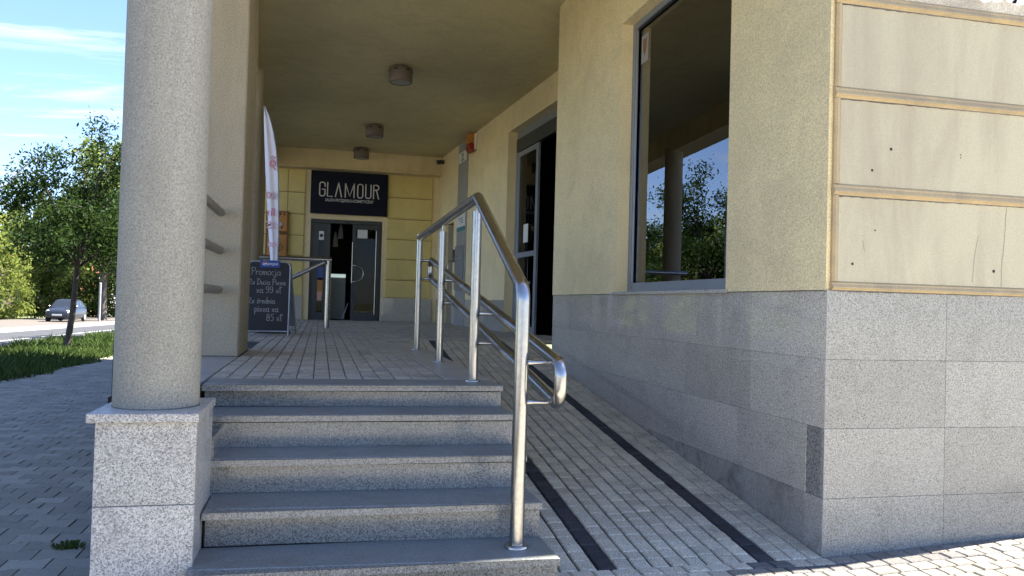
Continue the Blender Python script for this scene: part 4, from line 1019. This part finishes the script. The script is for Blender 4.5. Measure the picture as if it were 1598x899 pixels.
rec_box('case', 'black_plastic', t, 17.94, 18.14, 2.26, 2.54, -.05, -.001); rec_box('grille', 'alu_dark', t, 17.97, 18.11, 2.42, 2.51, -.054, -.0505); rec_box('button', 'galvanised', t, 18.02, 18.06, 2.31, 2.35, -.056, -.0505); settle(t)
t = empty('letter_box', (recess_x(17.5), 17.5, 1.9), 'flat grey metal box on the strip below the notice', 'box')
rec_box('case', 'alu_grey', t, 17.2, 17.88, 1.62, 2.6, -.06, -.0205); rec_box('lid', 'alu_light', t, 17.24, 17.84, 2.3, 2.34, -.064, -.0605); settle(t)
t = empty('security_camera', (2.75, 19.55, 4.78), 'small black dome camera in the far corner under the ceiling', 'camera')
m = MB(); m.tube([(recess_x(19.5), 19.5, 4.78), (recess_x(19.5) - .1, 19.5, 4.78)], .05, 14); m.build('bracket', 'black_plastic', t)
m = MB(); m.lathe((recess_x(19.5) - .13, 19.5, 4.78), [(.0001, -.07), (.035, -.06), (.06, -.035), (.07, 0), (.07, .035), (.0001, .042)], 20); m.build('dome', 'black_plastic', t); settle(t)

# ------------------------------------------------------------------ chalkboard
cb = empty('chalkboard_sign', (-.67, 11.1, LAND), 'black chalkboard stand with white handwriting and a blue header', 'sign board')
tilt = .10
def cbp(x, z, d=0.0):      # board plane leaning back
    return (x, 11.08 + (z - LAND) * tilt + d, z)
X0, X1, Z0, Z1 = -.945, -.405, LAND + .055, 1.815
def rounded(x0, x1, z0, z1, r, n=6):
    return [(x0, z0), (x1, z0)] + arc((x1 - r, z1 - r), (r, r), 0, 90, n) + arc((x0 + r, z1 - r), (r, r), 90, 180, n)
def plate(name, mat, ring, d0, d1, par):
    m = MB(); n = len(ring); m.add([cbp(x, z, d0) for x, z in ring] + [cbp(x, z, d1) for x, z in ring], [tuple(range(n)), tuple(range(n, 2 * n))[::-1]] + [(i + n, (i + 1) % n + n, (i + 1) % n, i) for i in range(n)])
    return m.build(name, mat, par, fix=True)
plate('board', 'chalkboard', rounded(X0 + .008, X1 - .008, Z0 + .008, Z1 - .008, .06), 0, .01, cb)
ring = rounded(X0, X1, Z0, Z1, .07)
m = MB(); m.tube([cbp(x, z, -.002) for x, z in ring] + [cbp(*ring[0], -.002)], .011, 8); m.build('frame', 'alu_light', cb)
for x in (X0, X1): m = MB(); m.tube([cbp(x, Z0, 0), cbp(x, LAND, 0)], .011, 8); m.build('leg', 'alu_light', cb)
# rear panel of the A-frame
def back(x, z): return (x + .085 * (1.80 - z) / .97, 11.08 + (1.815 - LAND) * tilt + .03 + (1.80 - z) * .42, z)
m = MB(); m.quad(back(X0 + .01, Z0 + .06), back(X1 - .01, Z0 + .06), back(X1 - .01, 1.78), back(X0 + .01, 1.78)); m.build('rear_board', 'alu_grey', cb)
for x in (X0, X1): m = MB(); m.tube([back(x, LAND), back(x, 1.80)], .011, 8); m.build('leg', 'alu_light', cb)
m = MB(); m.tube([back(X0, LAND + .06), back(X1, LAND + .06)], .009, 8); m.build('stretcher', 'alu_light', cb)
plate('header', 'header_blue', [(-.795, 1.735), (-.54, 1.735), (-.54, 1.83), (-.795, 1.83)], -.03, -.016, cb)
Mh = frame_mat((-.735, 11.08 + (1.783 - LAND) * tilt - .0315, 1.783), (1, 0, 0), (0, tilt, 1))
rad = .028
def disc_part(pts, mat, nm):
    m = MB(); n = len(pts); m.add([(x, y, .0015) for x, y in pts] + [(x, y, 0) for x, y in pts], [tuple(range(n))] + [(i, i + n, (i + 1) % n + n, (i + 1) % n) for i in range(n)]); o = m.build(nm, mat, cb); o.data.transform(Mh)
disc_part(arc((0, 0), (rad, rad), 0, 340, 18), 'white_print', 'emblem_disc')
disc_part([(x, y) for x, y in arc((0, 0.0), (rad * .92, rad * .92), 20, 185, 10)] , 'red_print', 'emblem_wave')
for o in list(COL.objects)[-1:]: o.location.y -= .0018
disc_part([(x, y) for x, y in arc((0, 0), (rad * .92, rad * .92), 215, 345, 8)], 'header_blue', 'emblem_wave')
for o in list(COL.objects)[-1:]: o.location.y -= .0018
text_mesh('lettering', 'pepsi', .058, 'white_print', cb, frame_mat((-.632, 11.08 + (1.77 - LAND) * tilt - .0315, 1.768), (1, 0, 0), (0, tilt, 1)), .0008, sx=1.15)
# handwriting, pen strokes per glyph in a unit box (x width ~0.6, x-height 0.5)
GL = {
 'P': ([[(.1, -.05), (.12, .95)], [(0, .9), (.2, 1.0), (.5, .92), (.55, .68), (.35, .5), (.12, .48)]], .6),
 'r': ([[(.05, 0), (.06, .45), (.02, .5)], [(.06, .3), (.2, .48), (.36, .44)]], .4),
 'o': ([arc((.22, .25), (.2, .25), 100, 460, 12)], .5),
 'm': ([[(.02, .5), (.05, 0)], [(.05, .3), (.15, .48), (.25, .42), (.25, 0)], [(.25, .3), (.36, .48), (.46, .42), (.48, 0), (.56, .06)]], .62),
 'n': ([[(.02, .5), (.05, 0)], [(.05, .3), (.18, .48), (.3, .42), (.31, 0), (.38, .06)]], .45),
 'c': ([arc((.22, .25), (.2, .25), 50, 310, 10)], .42),
 'j': ([[(.15, .5), (.16, -.2), (.05, -.45), (-.12, -.38), (0, -.18), (.3, .05)], [(.15, .68), (.17, .72)]], .34),
 'a': ([arc((.2, .24), (.19, .24), 60, 400, 11), [(.4, .48), (.39, .08), (.5, 0)]], .52),
 'i': ([[(.05, .48), (.07, .05), (.16, .02)], [(.05, .66), (.07, .7)]], .22),
 'z': ([[(.02, .46), (.36, .46), (.04, .02), (.4, .04)], [(.08, .26), (.32, .26)]], .48),
 'ż': ([[(.02, .46), (.36, .46), (.04, .02), (.4, .04)], [(.2, .64), (.23, .68)]], .48),
 'u': ([[(.03, .48), (.04, .12), (.14, 0), (.28, .08), (.34, .48)], [(.34, .48), (.36, .06), (.44, .02)]], .5),
 'e': ([[(.04, .24), (.36, .3), (.3, .47), (.12, .46), (.03, .22), (.14, .01), (.38, .08)]], .44),
 'd': ([arc((.2, .24), (.18, .24), 60, 400, 10), [(.39, 1.0), (.39, .06), (.47, .02)]], .52),
 'D': ([[(.1, 0), (.1, .98)], [(0, .98), (.35, .95), (.6, .6), (.5, .15), (.2, 0), (.02, .02)]], .72),
 'x': ([[(.02, .48), (.36, 0)], [(.36, .48), (.02, 0)]], .44),
 'ł': ([[(.12, 1.0), (.1, .06), (.22, 0)], [(-.06, .72), (.36, .9)]], .34),
 'ś': ([[(.3, .44), (.12, .5), (.06, .38), (.28, .2), (.22, .02), (.02, .04)], [(.2, .62), (.3, .74)]], .4),
 'p': ([[(.05, .5), (.05, -.42)], arc((.22, .25), (.18, .24), 160, -160, 10)], .48),
 '2': ([[(.04, .75), (.15, .95), (.36, .9), (.38, .65), (.05, .05), (.48, .03)]], .55),
 '9': ([arc((.24, .72), (.2, .24), 0, 360, 12), [(.44, .72), (.42, .2), (.25, 0), (.06, .08)]], .56),
 '8': ([arc((.24, .74), (.17, .22), -90, 270, 12), arc((.24, .27), (.21, .26), 90, 450, 12)], .56),
 '5': ([[(.42, .96), (.12, .94), (.08, .58), (.3, .62), (.44, .38), (.34, .06), (.05, .04)]], .54),
 ' ': ([], .32)}
def handwrite(s, x, z, size, slope=0.0):
    cx = x; seg = []
    for ch in s:
        st, adv = GL[ch]
        for pl in st: seg.append([(cx + p[0] * size, z + p[1] * size + (cx - x) * slope + random.uniform(-.001, .001)) for p in pl])
        cx += adv * size * 1.0
    o = strokes('handwriting', seg, .0072, 'chalk', cb, Matrix.Identity(4), h=.001)
    for v in o.data.vertices:
        X, Zz, hh = v.co; v.co = cbp(X, Zz, -.0006 - hh)
handwrite('Promocja', -.905, 1.635, .098)
handwrite('2x Duża Pizza', -.925, 1.505, .076)
handwrite('za 99 zł', -.83, 1.395, .090)
handwrite('2x średnia', -.925, 1.255, .080)
handwrite('pizza za', -.845, 1.145, .088)
handwrite('85 zł', -.69, 1.025, .092)
settle(cb)

# ------------------------------------------------------------------ feather flag behind the chalkboard
fl_ = empty('feather_flag', (-.62, 11.75, LAND), 'tall narrow white feather flag with faded pink print behind the chalkboard', 'flag')
FYk = 11.75
def fx(xpx): return xpx * FYk / 11.1
prof = []   # (z, left, right)
tab = [(1.60, -.66, -.585), (1.82, -.665, -.575), (2.2, -.70, -.575), (2.73, -.742, -.592), (3.0, -.765, -.606), (3.3, -.785, -.64), (3.55, -.80, -.685), (3.75, -.81, -.745), (3.87, -.812, -.80)]
tz = [t_[0] for t_ in tab]
V = []; NF = 12; NZ = 40; F = []
for i in range(NZ + 1):
    z = 1.6 + (3.87 - 1.6) * i / NZ; l = float(np.interp(z, tz, [t_[1] for t_ in tab])); r_ = float(np.interp(z, tz, [t_[2] for t_ in tab]))
    for j in range(NF + 1):
        k = j / NF; x = l + (r_ - l) * k
        V.append((fx(x), FYk + .03 * math.sin(k * 9 + z * .6) * (.35 + .65 * abs(math.sin(z * 1.1))) - .02 * k, LAND + (z - LAND) * FYk / 11.1 - .03))
for i in range(NZ):
    for j in range(NF): a = i * (NF + 1) + j; F.append((a, a + 1, a + NF + 2, a + NF + 1))
m = MB(); m.add(V, F, True); fab = m.build('fabric', 'flag_white', fl_)
so = fab.modifiers.new('thick', 'SOLIDIFY'); so.thickness = .004
V2 = [V[i * (NF + 1) + NF] for i in range(0, NZ + 1, 2)]
m = MB(); m.tube([(V2[0][0] + .005, FYk, LAND)] + [(p[0] + .006, p[1] + .005, p[2]) for p in V2], .009, 8); m.build('pole', 'alu_grey', fl_)
m = MB(); m.box(-.85, -.40, FYk - .02, FYk + .02, LAND + .001, LAND + .03, ch=.004); m.box(-.64, -.60, FYk - .22, FYk + .22, LAND + .0305, LAND + .055, ch=.004); m.build('foot', 'black_plastic', fl_)
def flag_print(seg, w, mat, c, sc):
    Mx = frame_mat((c[0], FYk - .062, c[1]), (-1, 0, 0), (0, 0, 1)); strokes('print', [[(p[0] * sc, p[1] * sc) for p in pl] for pl in seg], w, mat, fl_, frame_mat((c[0], FYk - .062, c[1]), (1, 0, 0), (0, 0, 1)), h=.001)
flag_print([arc((.5, .4), (.32, .42), 0, 360, 14), arc((.5, .4), (.16, .24), 20, 330, 9), [(.25, 1.15), (.5, .95), (.75, 1.2)], [(.4, 1.3), (.6, 1.22)], [(.6, -.1), (.9, -.4)]], .016, 'flag_red', (fx(-.725), 3.17), .115)
flag_print([arc((.3, .45), (.26, .38), 0, 360, 12), arc((.85, .45), (.26, .5), 70, -80, 8)], .024, 'flag_pink', (fx(-.735), 2.72), .105)
flag_print([[(.3, .5), (.2, 0)], [(.75, .9), (.72, 0)], [(1.05, .9), (1.02, 0)]], .022, 'flag_red', (fx(-.73), 2.49), .10)
flag_print([[(.0, .9), (.65, .9), (.1, .05), (.7, .05)], [(.2, .5), (.5, .5)], [(.95, .85), (1.15, .6), (.95, .4), (1.2, .1)]], .026, 'flag_pink', (fx(-.725), 2.30), .105)
flag_print([arc((.3, .3), (.24, .3), 30, 330, 8), [(.8, .0), (.8, .6)], arc((.95, .3), (.22, .3), 90, -90, 6)], .018, 'flag_pink', (fx(-.70), 2.05), .09)
settle(fl_)

# ------------------------------------------------------------------ trees and hedge
def leaves(name, centers, n, spread, size, mat, parent, seed, flat=.75):
    r = np.random.default_rng(seed); C_ = np.array(centers)
    idx = r.integers(0, len(C_), n); sp = C_[idx, 3] if C_.shape[1] > 3 else np.full(n, spread)
    p = C_[idx, :3] + r.normal(0, 1, (n, 3)) * (sp * np.array([[1], [1], [flat]])).T
    d = r.normal(0, 1, (n, 3)); d[:, 2] -= .25; d /= np.linalg.norm(d, axis=1)[:, None]
    e = r.normal(0, 1, (n, 3)); e -= d * (e * d).sum(1)[:, None]; e /= np.linalg.norm(e, axis=1)[:, None]
    s_ = size * r.uniform(.6, 1.35, n)[:, None]
    V = np.stack([p - d * s_, p + e * s_ * .42, p + d * s_, p - e * s_ * .42], 1).reshape(-1, 3)
    return big_mesh(name, V, np.arange(n * 4).reshape(n, 4), mat, parent)
def tree(name, label, loc, H, fork, R, seed, nleaf, lsize, mat='leaf_dark', bark='bark', tr=.085, lean=(0, 0), group=None, limbs=7, low=.35):
    r = random.Random(seed); t = empty(name, loc, label, 'tree', group)
    b = Vector((0, 0, -.1)); top = Vector((lean[0], lean[1], fork)); trunk = MB()
    mid = (b + top) / 2 + Vector((r.uniform(-.06, .06), r.uniform(-.06, .06), 0))
    trunk.tube([b, Vector((0, 0, .1)), mid, top], [tr * 1.35, tr * 1.05, tr * .9, tr * .75], 12)
    cs = []
    for k in range(limbs):
        a = 2 * math.pi * (k + r.random() * .6) / limbs; upk = (k % 3) / 2
        reach = R * (.55 + .45 * r.random()) * (1 - .45 * upk); hh = fork + (H - fork) * (low + (.98 - low) * upk * .9 + r.uniform(-.06, .1))
        e = Vector((top.x + reach * math.cos(a), top.y + reach * math.sin(a), hh))
        m1 = top + (e - top) * .35 + Vector((0, 0, .25 * (H - fork) * .35)); m2 = top + (e - top) * .7 + Vector((0, 0, .12 * (H - fork)))
        trunk.tube([top + Vector((0, 0, -.12)), m1, m2, e], [tr * .55, tr * .42, tr * .26, tr * .08], 8)
        for q in range(5):
            s0 = [m1, m2, m2, e, e][q]; d = Vector((r.gauss(0, 1), r.gauss(0, 1), r.gauss(.2, .7))).normalized() * R * r.uniform(.25, .48)
            e2 = s0 + d; mm = s0 + d * .5 + Vector((0, 0, .08)); trunk.tube([s0, mm, e2], [tr * .2, tr * .13, tr * .05], 5, cap=False)
            for g_, f_ in ((s0 + d * .55, .075), (e2, .09), (s0 + d * .85 + Vector((r.gauss(0, .2), r.gauss(0, .2), r.gauss(0, .12))), .10)): cs.append((g_.x, g_.y, g_.z, R * f_))
        cs.append((e.x, e.y, e.z, R * .13)); cs.append((m2.x, m2.y, m2.z, R * .12))
    trunk.build('trunk', bark, t)
    leaves('crown', cs, nleaf, R * .15, lsize, mat, t, seed + 100)
    return t
TG = 'young street trees along the verge'
tx = -6.6
def vz(y): return street_z(y)
tree('street_tree', 'dark young street tree on the grass verge, nearest to the left of the column', (tx, 23.8, vz(23.8)), 5.2, 2.35, 2.4, 27, 17000, .058, tr=.085, low=.16, limbs=9, lean=(.18, 0), group=TG)
tree('street_tree', 'thin street tree behind the nearest one, close to the column edge', (tx, 29.6, vz(29.6)), 4.6, 2.3, 1.9, 22, 8000, .06, tr=.07, lean=(-.15, 0), group=TG)
tree('street_tree', 'small street tree further up the verge, mostly hidden behind the column', (tx, 36.0, vz(36)), 5.8, 2.4, 2.0, 24, 5000, .095, tr=.07, group=TG)
BG = 'tall trees beyond the road'
def far(ratio, y): return (ratio * y, y, street_z(y))
tree('background_tree', 'yellow green tall tree behind the street trees, next to the column', far(-.243, 76), 14.5, 4, 4.6, 41, 6500, .20, 'leaf_bright', 'bark_grey', .28, group=BG, limbs=9, low=.1)
tree('background_tree', 'mid green tree behind the parked dark car', far(-.275, 86), 13, 3.4, 4.8, 42, 6500, .21, 'leaf_mid', 'bark_grey', .30, group=BG, limbs=9, low=.05)
tree('background_tree', 'shady tree above the bright hedge', far(-.315, 90), 10.5, 3, 4.6, 43, 6000, .22, 'leaf_mid', 'bark_grey', .30, group=BG, limbs=9, low=.05)
tree('background_tree', 'broad tree at the left picture edge, behind the hedge', far(-.36, 86), 9.8, 3, 4.8, 44, 6000, .22, 'leaf_bright', 'bark_grey', .3, group=BG, limbs=9, low=.05)
tree('background_tree', 'dark tree with a thick trunk beside the grey metal post', far(-.241, 67), 9.5, 3.6, 3.3, 45, 5500, .17, 'leaf_mid', 'bark_grey', .26, group=BG, limbs=8, low=.05)
tree('background_tree', 'tree beyond the road half covered by the left edge of the round column', far(-.20, 84), 13, 3.4, 4.6, 50, 4500, .23, 'leaf_mid', 'bark_grey', .3, group=BG, limbs=8, low=.05)
tree('background_tree', 'tree beyond the road seen only as a reflection in the big window', far(-.42, 82), 11, 3.4, 4.6, 52, 4500, .23, 'leaf_mid', 'bark_grey', .3, group=BG, limbs=8, low=.05)
# hedge: vines over a wire fence
hd = empty('overgrown_hedge', (-22.5, 60, street_z(60)), 'bright sunlit hedge of climbing plants along the far pavement', 'hedge')
r_ = random.Random(9); cs = []
for k in range(520):
    y = r_.uniform(30, 71.5); hmax = 6.4 + 1.3 * math.sin(y * .5) + .9 * math.sin(y * 1.3); z = hmax * (r_.random() ** 1.15)
    cs.append((-22.4 - r_.random() * 1.2 * (1 - .4 * z / 8) + .15 * math.sin(y * 2.2), y, street_z(y) + z, .22 + .2 * r_.random()))
hc = leaves('foliage', cs, 26000, .3, .15, 'leaf_bright', hd, 77); 
m = MB()
for k in range(14): y = 30 + k * 3.1; m.tube([(-23.2, y, street_z(y) - .1), (-23.2, y, street_z(y) + 2.2)], .04, 6)
m.build('fence_post', 'wire_green', hd)
m = MB(); m.box(-23.7, -23.4, 30, 71, -1.2, 3.0); m.build('backing', 'soil', hd)
settle(hd)

# shrubs closing the view behind the parked cars
for k, (ra, y, hh) in enumerate(((-.300, 88, 4.6), (-.272, 84, 4.0), (-.243, 86, 4.2))):
    X = ra * y; sh_ = empty('shrub', (X, y, street_z(y)), ['tall green shrub behind the white car', 'green shrub behind the dark parked car', 'green shrub behind the grey metal post'][k], 'shrub', 'shrubs behind the parked cars')
    cs = [(X + r_.gauss(0, 2.1), y + r_.gauss(0, .8), street_z(y) + hh * r_.random() ** 1.2, .35) for q in range(110)]
    leaves('foliage', cs, 5200, .35, .17, 'leaf_mid', sh_, 90 + k)
    m = MB()
    for q in range(6): a = r_.uniform(-1.6, 1.6); m.tube([(X + a * .4, y, street_z(y) - .1), (X + a, y, street_z(y) + hh * .7)], [.05, .02], 6)
    m.build('stem', 'bark_grey', sh_); settle(sh_)

# ------------------------------------------------------------------ cars
def lerp_list(xs, ys, x): return float(np.interp(x, xs, ys))
def make_car(name, label, paint, loc, rz):
    c = empty(name, (0, 0, 0), label, 'car')
    # body along local x, front at -x ; loft of rounded cross sections
    st = [-1.86, -1.80, -1.66, -1.35, -1.0, -.6, 0, .6, 1.1, 1.5, 1.72, 1.80]
    belt = [.62, .72, .80, .88, .95, .97, .98, .985, .99, .98, .93, .80]
    half = [.60, .70, .76, .80, .82, .825, .83, .83, .82, .80, .76, .70]
    lowz = [.36, .26, .22, .2, .2, .2, .2, .2, .2, .22, .28, .36]
    m = MB(); rings = []; nseg = 14
    for x, bz, hw, lz in zip(st, belt, half, lowz):
        ring = [(x, -hw * .93, lz), (x, -hw, lz + .14), (x, -hw * 1.01, lz + .32), (x, -hw * .985, bz - .1), (x, -hw * .90, bz - .015), (x, -hw * .6, bz + .02), (x, 0, bz + .035)]
        ring = ring + [(p[0], -p[1], p[2]) for p in ring[-2::-1]]; rings.append(ring)
    n = len(rings[0]); vs = [p for q in rings for p in q]; fs = []
    for i in range(len(rings) - 1):
        for j in range(n - 1): a = i * n + j; fs.append((a, a + 1, a + n + 1, a + n))
        fs.append((i * n + n - 1, i * n, (i + 1) * n, (i + 1) * n + n - 1))
    fs += [tuple(range(n)), tuple(range((len(rings) - 1) * n, len(rings) * n))[::-1]]
    m.add(vs, fs, True); body = m.build('body', paint, c, fix=True)
    # cabin
    rs = [(-1.02, .93, .74), (-.35, 1.43, .60), (0.0, 1.50, .59), (.6, 1.51, .585), (1.1, 1.44, .57), (1.72, .95, .66)]
    m = MB(); vs = []; fs = []
    for x, z, hw in rs: vs += [(x, -hw, z), (x, -hw * .5, z + .03), (x, hw * .5, z + .03), (x, hw, z)]
    for i in range(len(rs) - 1):
        for j in range(3): a = i * 4 + j; fs.append((a, a + 1, a + 5, a + 4))
    base = len(vs); 
    for x, z, hw in rs: vs += [(x, -.76, .94), (x, .76, .94)]
    for i in range(len(rs) - 1):
        fs.append((i * 4, i * 4 + 4, base + 2 * (i + 1), base + 2 * i)); fs.append((i * 4 + 3, base + 2 * i + 1, base + 2 * (i + 1) + 1, i * 4 + 7))
    m.add(vs, fs, True); m.build('cabin', paint, c, fix=True)
    def pan(nm, pts, mat='car_glass', par=c):
        m = MB(); n = len(pts); ctr = Vector((.3, 0, 1.1)); nrm = (Vector(pts[1]) - Vector(pts[0])).cross(Vector(pts[2]) - Vector(pts[0])).normalized()
        mid = sum((Vector(p) for p in pts), Vector()) / n
        if nrm.dot(mid - ctr) < 0: nrm = -nrm
        o1 = [tuple(Vector(p) + nrm * .014) for p in pts]; o0 = [tuple(Vector(p) - nrm * .01) for p in pts]
        m.add(o1 + o0, [tuple(range(n)), tuple(range(n, 2 * n))[::-1]] + [(i, (i + 1) % n, (i + 1) % n + n, i + n) for i in range(n)]); return m.build(nm, mat, par, fix=True)
    pan('windscreen', [(-.96, -.66, .985), (-.96, .66, .985), (-.38, .54, 1.43), (-.38, -.54, 1.43)])
    pan('rear_window', [(1.18, -.50, 1.39), (1.18, .50, 1.39), (1.64, .56, 1.04), (1.64, -.56, 1.04)])
    for s_ in (-1, 1):
        pan('side_window', [(-.72, s_ * .735, 1.0), (.28, s_ * .745, 1.0), (.28, s_ * .612, 1.43), (-.30, s_ * .615, 1.40)])
        pan('side_window', [(.36, s_ * .745, 1.0), (1.36, s_ * .735, 1.02), (1.06, s_ * .598, 1.38), (.36, s_ * .610, 1.43)])
        m = MB(); m.lathe((0, 0, 0), [(.0001, .05), (.1, .06), (.13, .03), (.14, -.04)], 14); o = m.build('headlight', 'headlight', c); o.data.transform(Matrix.Translation((-1.69, s_ * .60, .70)) @ Matrix.Rotation(math.radians(-90), 4, 'Y') @ Matrix.Scale(.8, 4, (1, 0, 0)))
        m = MB(); m.box(-.82, -.66, s_ * .84 - .06, s_ * .84 + .06, .98, 1.09, ch=.03); m.build('mirror', paint, c)
        for x in (-1.18, 1.18):
            y = s_ * .74; wl = MB(); wl.tube([(x, y - .085, .30), (x, y + .085, .30)], .30, 24); w_ = wl.build('wheel', 'tyre', c)
            wl = MB(); wl.tube([(x, y + s_ * .075, .30), (x, y + s_ * .092, .30)], .20, 20); wl.build('rim', 'rim', w_)
    m = MB(); m.box(-1.885, -1.84, -.30, .30, .42, .53, ch=.006); m.build('number_plate', 'white_print', c)
    m = MB(); m.box(-1.845, -1.80, -.34, .34, .56, .66, ch=.02); m.build('grille', 'black_plastic', c)
    m = MB(); m.box(-1.87, -1.78, -.45, .45, .28, .38, ch=.02); m.build('air_intake', 'black_plastic', c)
    c.location = loc; c.rotation_euler = (0, 0, rz); c.scale = (1.0, 1.0, 1.0)
    return c
yc = 60.5
make_car('parked_car', 'dark small hatchback parked on the far pavement facing the camera', 'car_paint', (-.279 * yc, yc, street_z(yc) + .005), math.radians(88))

# grey sign pole, antenna and a brown house far behind
y = 64; t = empty('metal_post', (-.245 * y, y, street_z(y)), 'pale grey metal post standing on the far pavement right of the car', 'post')
m = MB(); m.tube([(0, 0, -.1), (0, 0, 2.75)], .085, 12); m.build('pole', 'galvanised', t); m = MB(); m.lathe((0, 0, 2.75), [(.1, 0), (.1, .03), (.02, .06)], 12); m.build('cap', 'galvanised', t)
y = 104; hx = -.304 * y; t = empty('brick_house', (hx, y, street_z(y)), 'brown house with a red roof glimpsed between the trees', 'house')
m = MB(); m.box(-5, 4, 0, 8, -.5, 5.0); wl = m.build('wall', 'house_wall', t)
m = MB(); m.prism([(-.6, 5.0), (8.6, 5.0), (4, 8.0)], 0, -5.5, 4.5); rf = m.build('roof', 'roof_red', t, fix=True); m = MB(); m.box(-1, -.3, 4.5, 5.2, 7, 9); m.build('chimney', 'house_wall', rf)
for x in (-3.5, -.5, 2.2):
    m = MB(); m.box(x, x + 1.1, -.05, .02, 1.3, 2.8); w_ = m.build('window', 'white_wood', t); m = MB(); m.box(x + .1, x + 1.0, -.07, -.055, 1.4, 2.7); m.build('pane', 'car_glass', w_)
y = 120; t = empty('antenna_mast', (-.262 * y, y, street_z(y)), 'thin antenna mast rising above the trees against the sky', 'mast')
m = MB(); m.tube([(0, 0, -.1), (0, 0, 18), (0, 0, 29.5)], [.12, .07, .035], 8); m.build('pole', 'galvanised', t)
for z in (25.5, 27): m = MB(); m.tube([(-.25, 0, z), (.25, 0, z)], .03, 6); m.build('crossbar', 'galvanised', t)
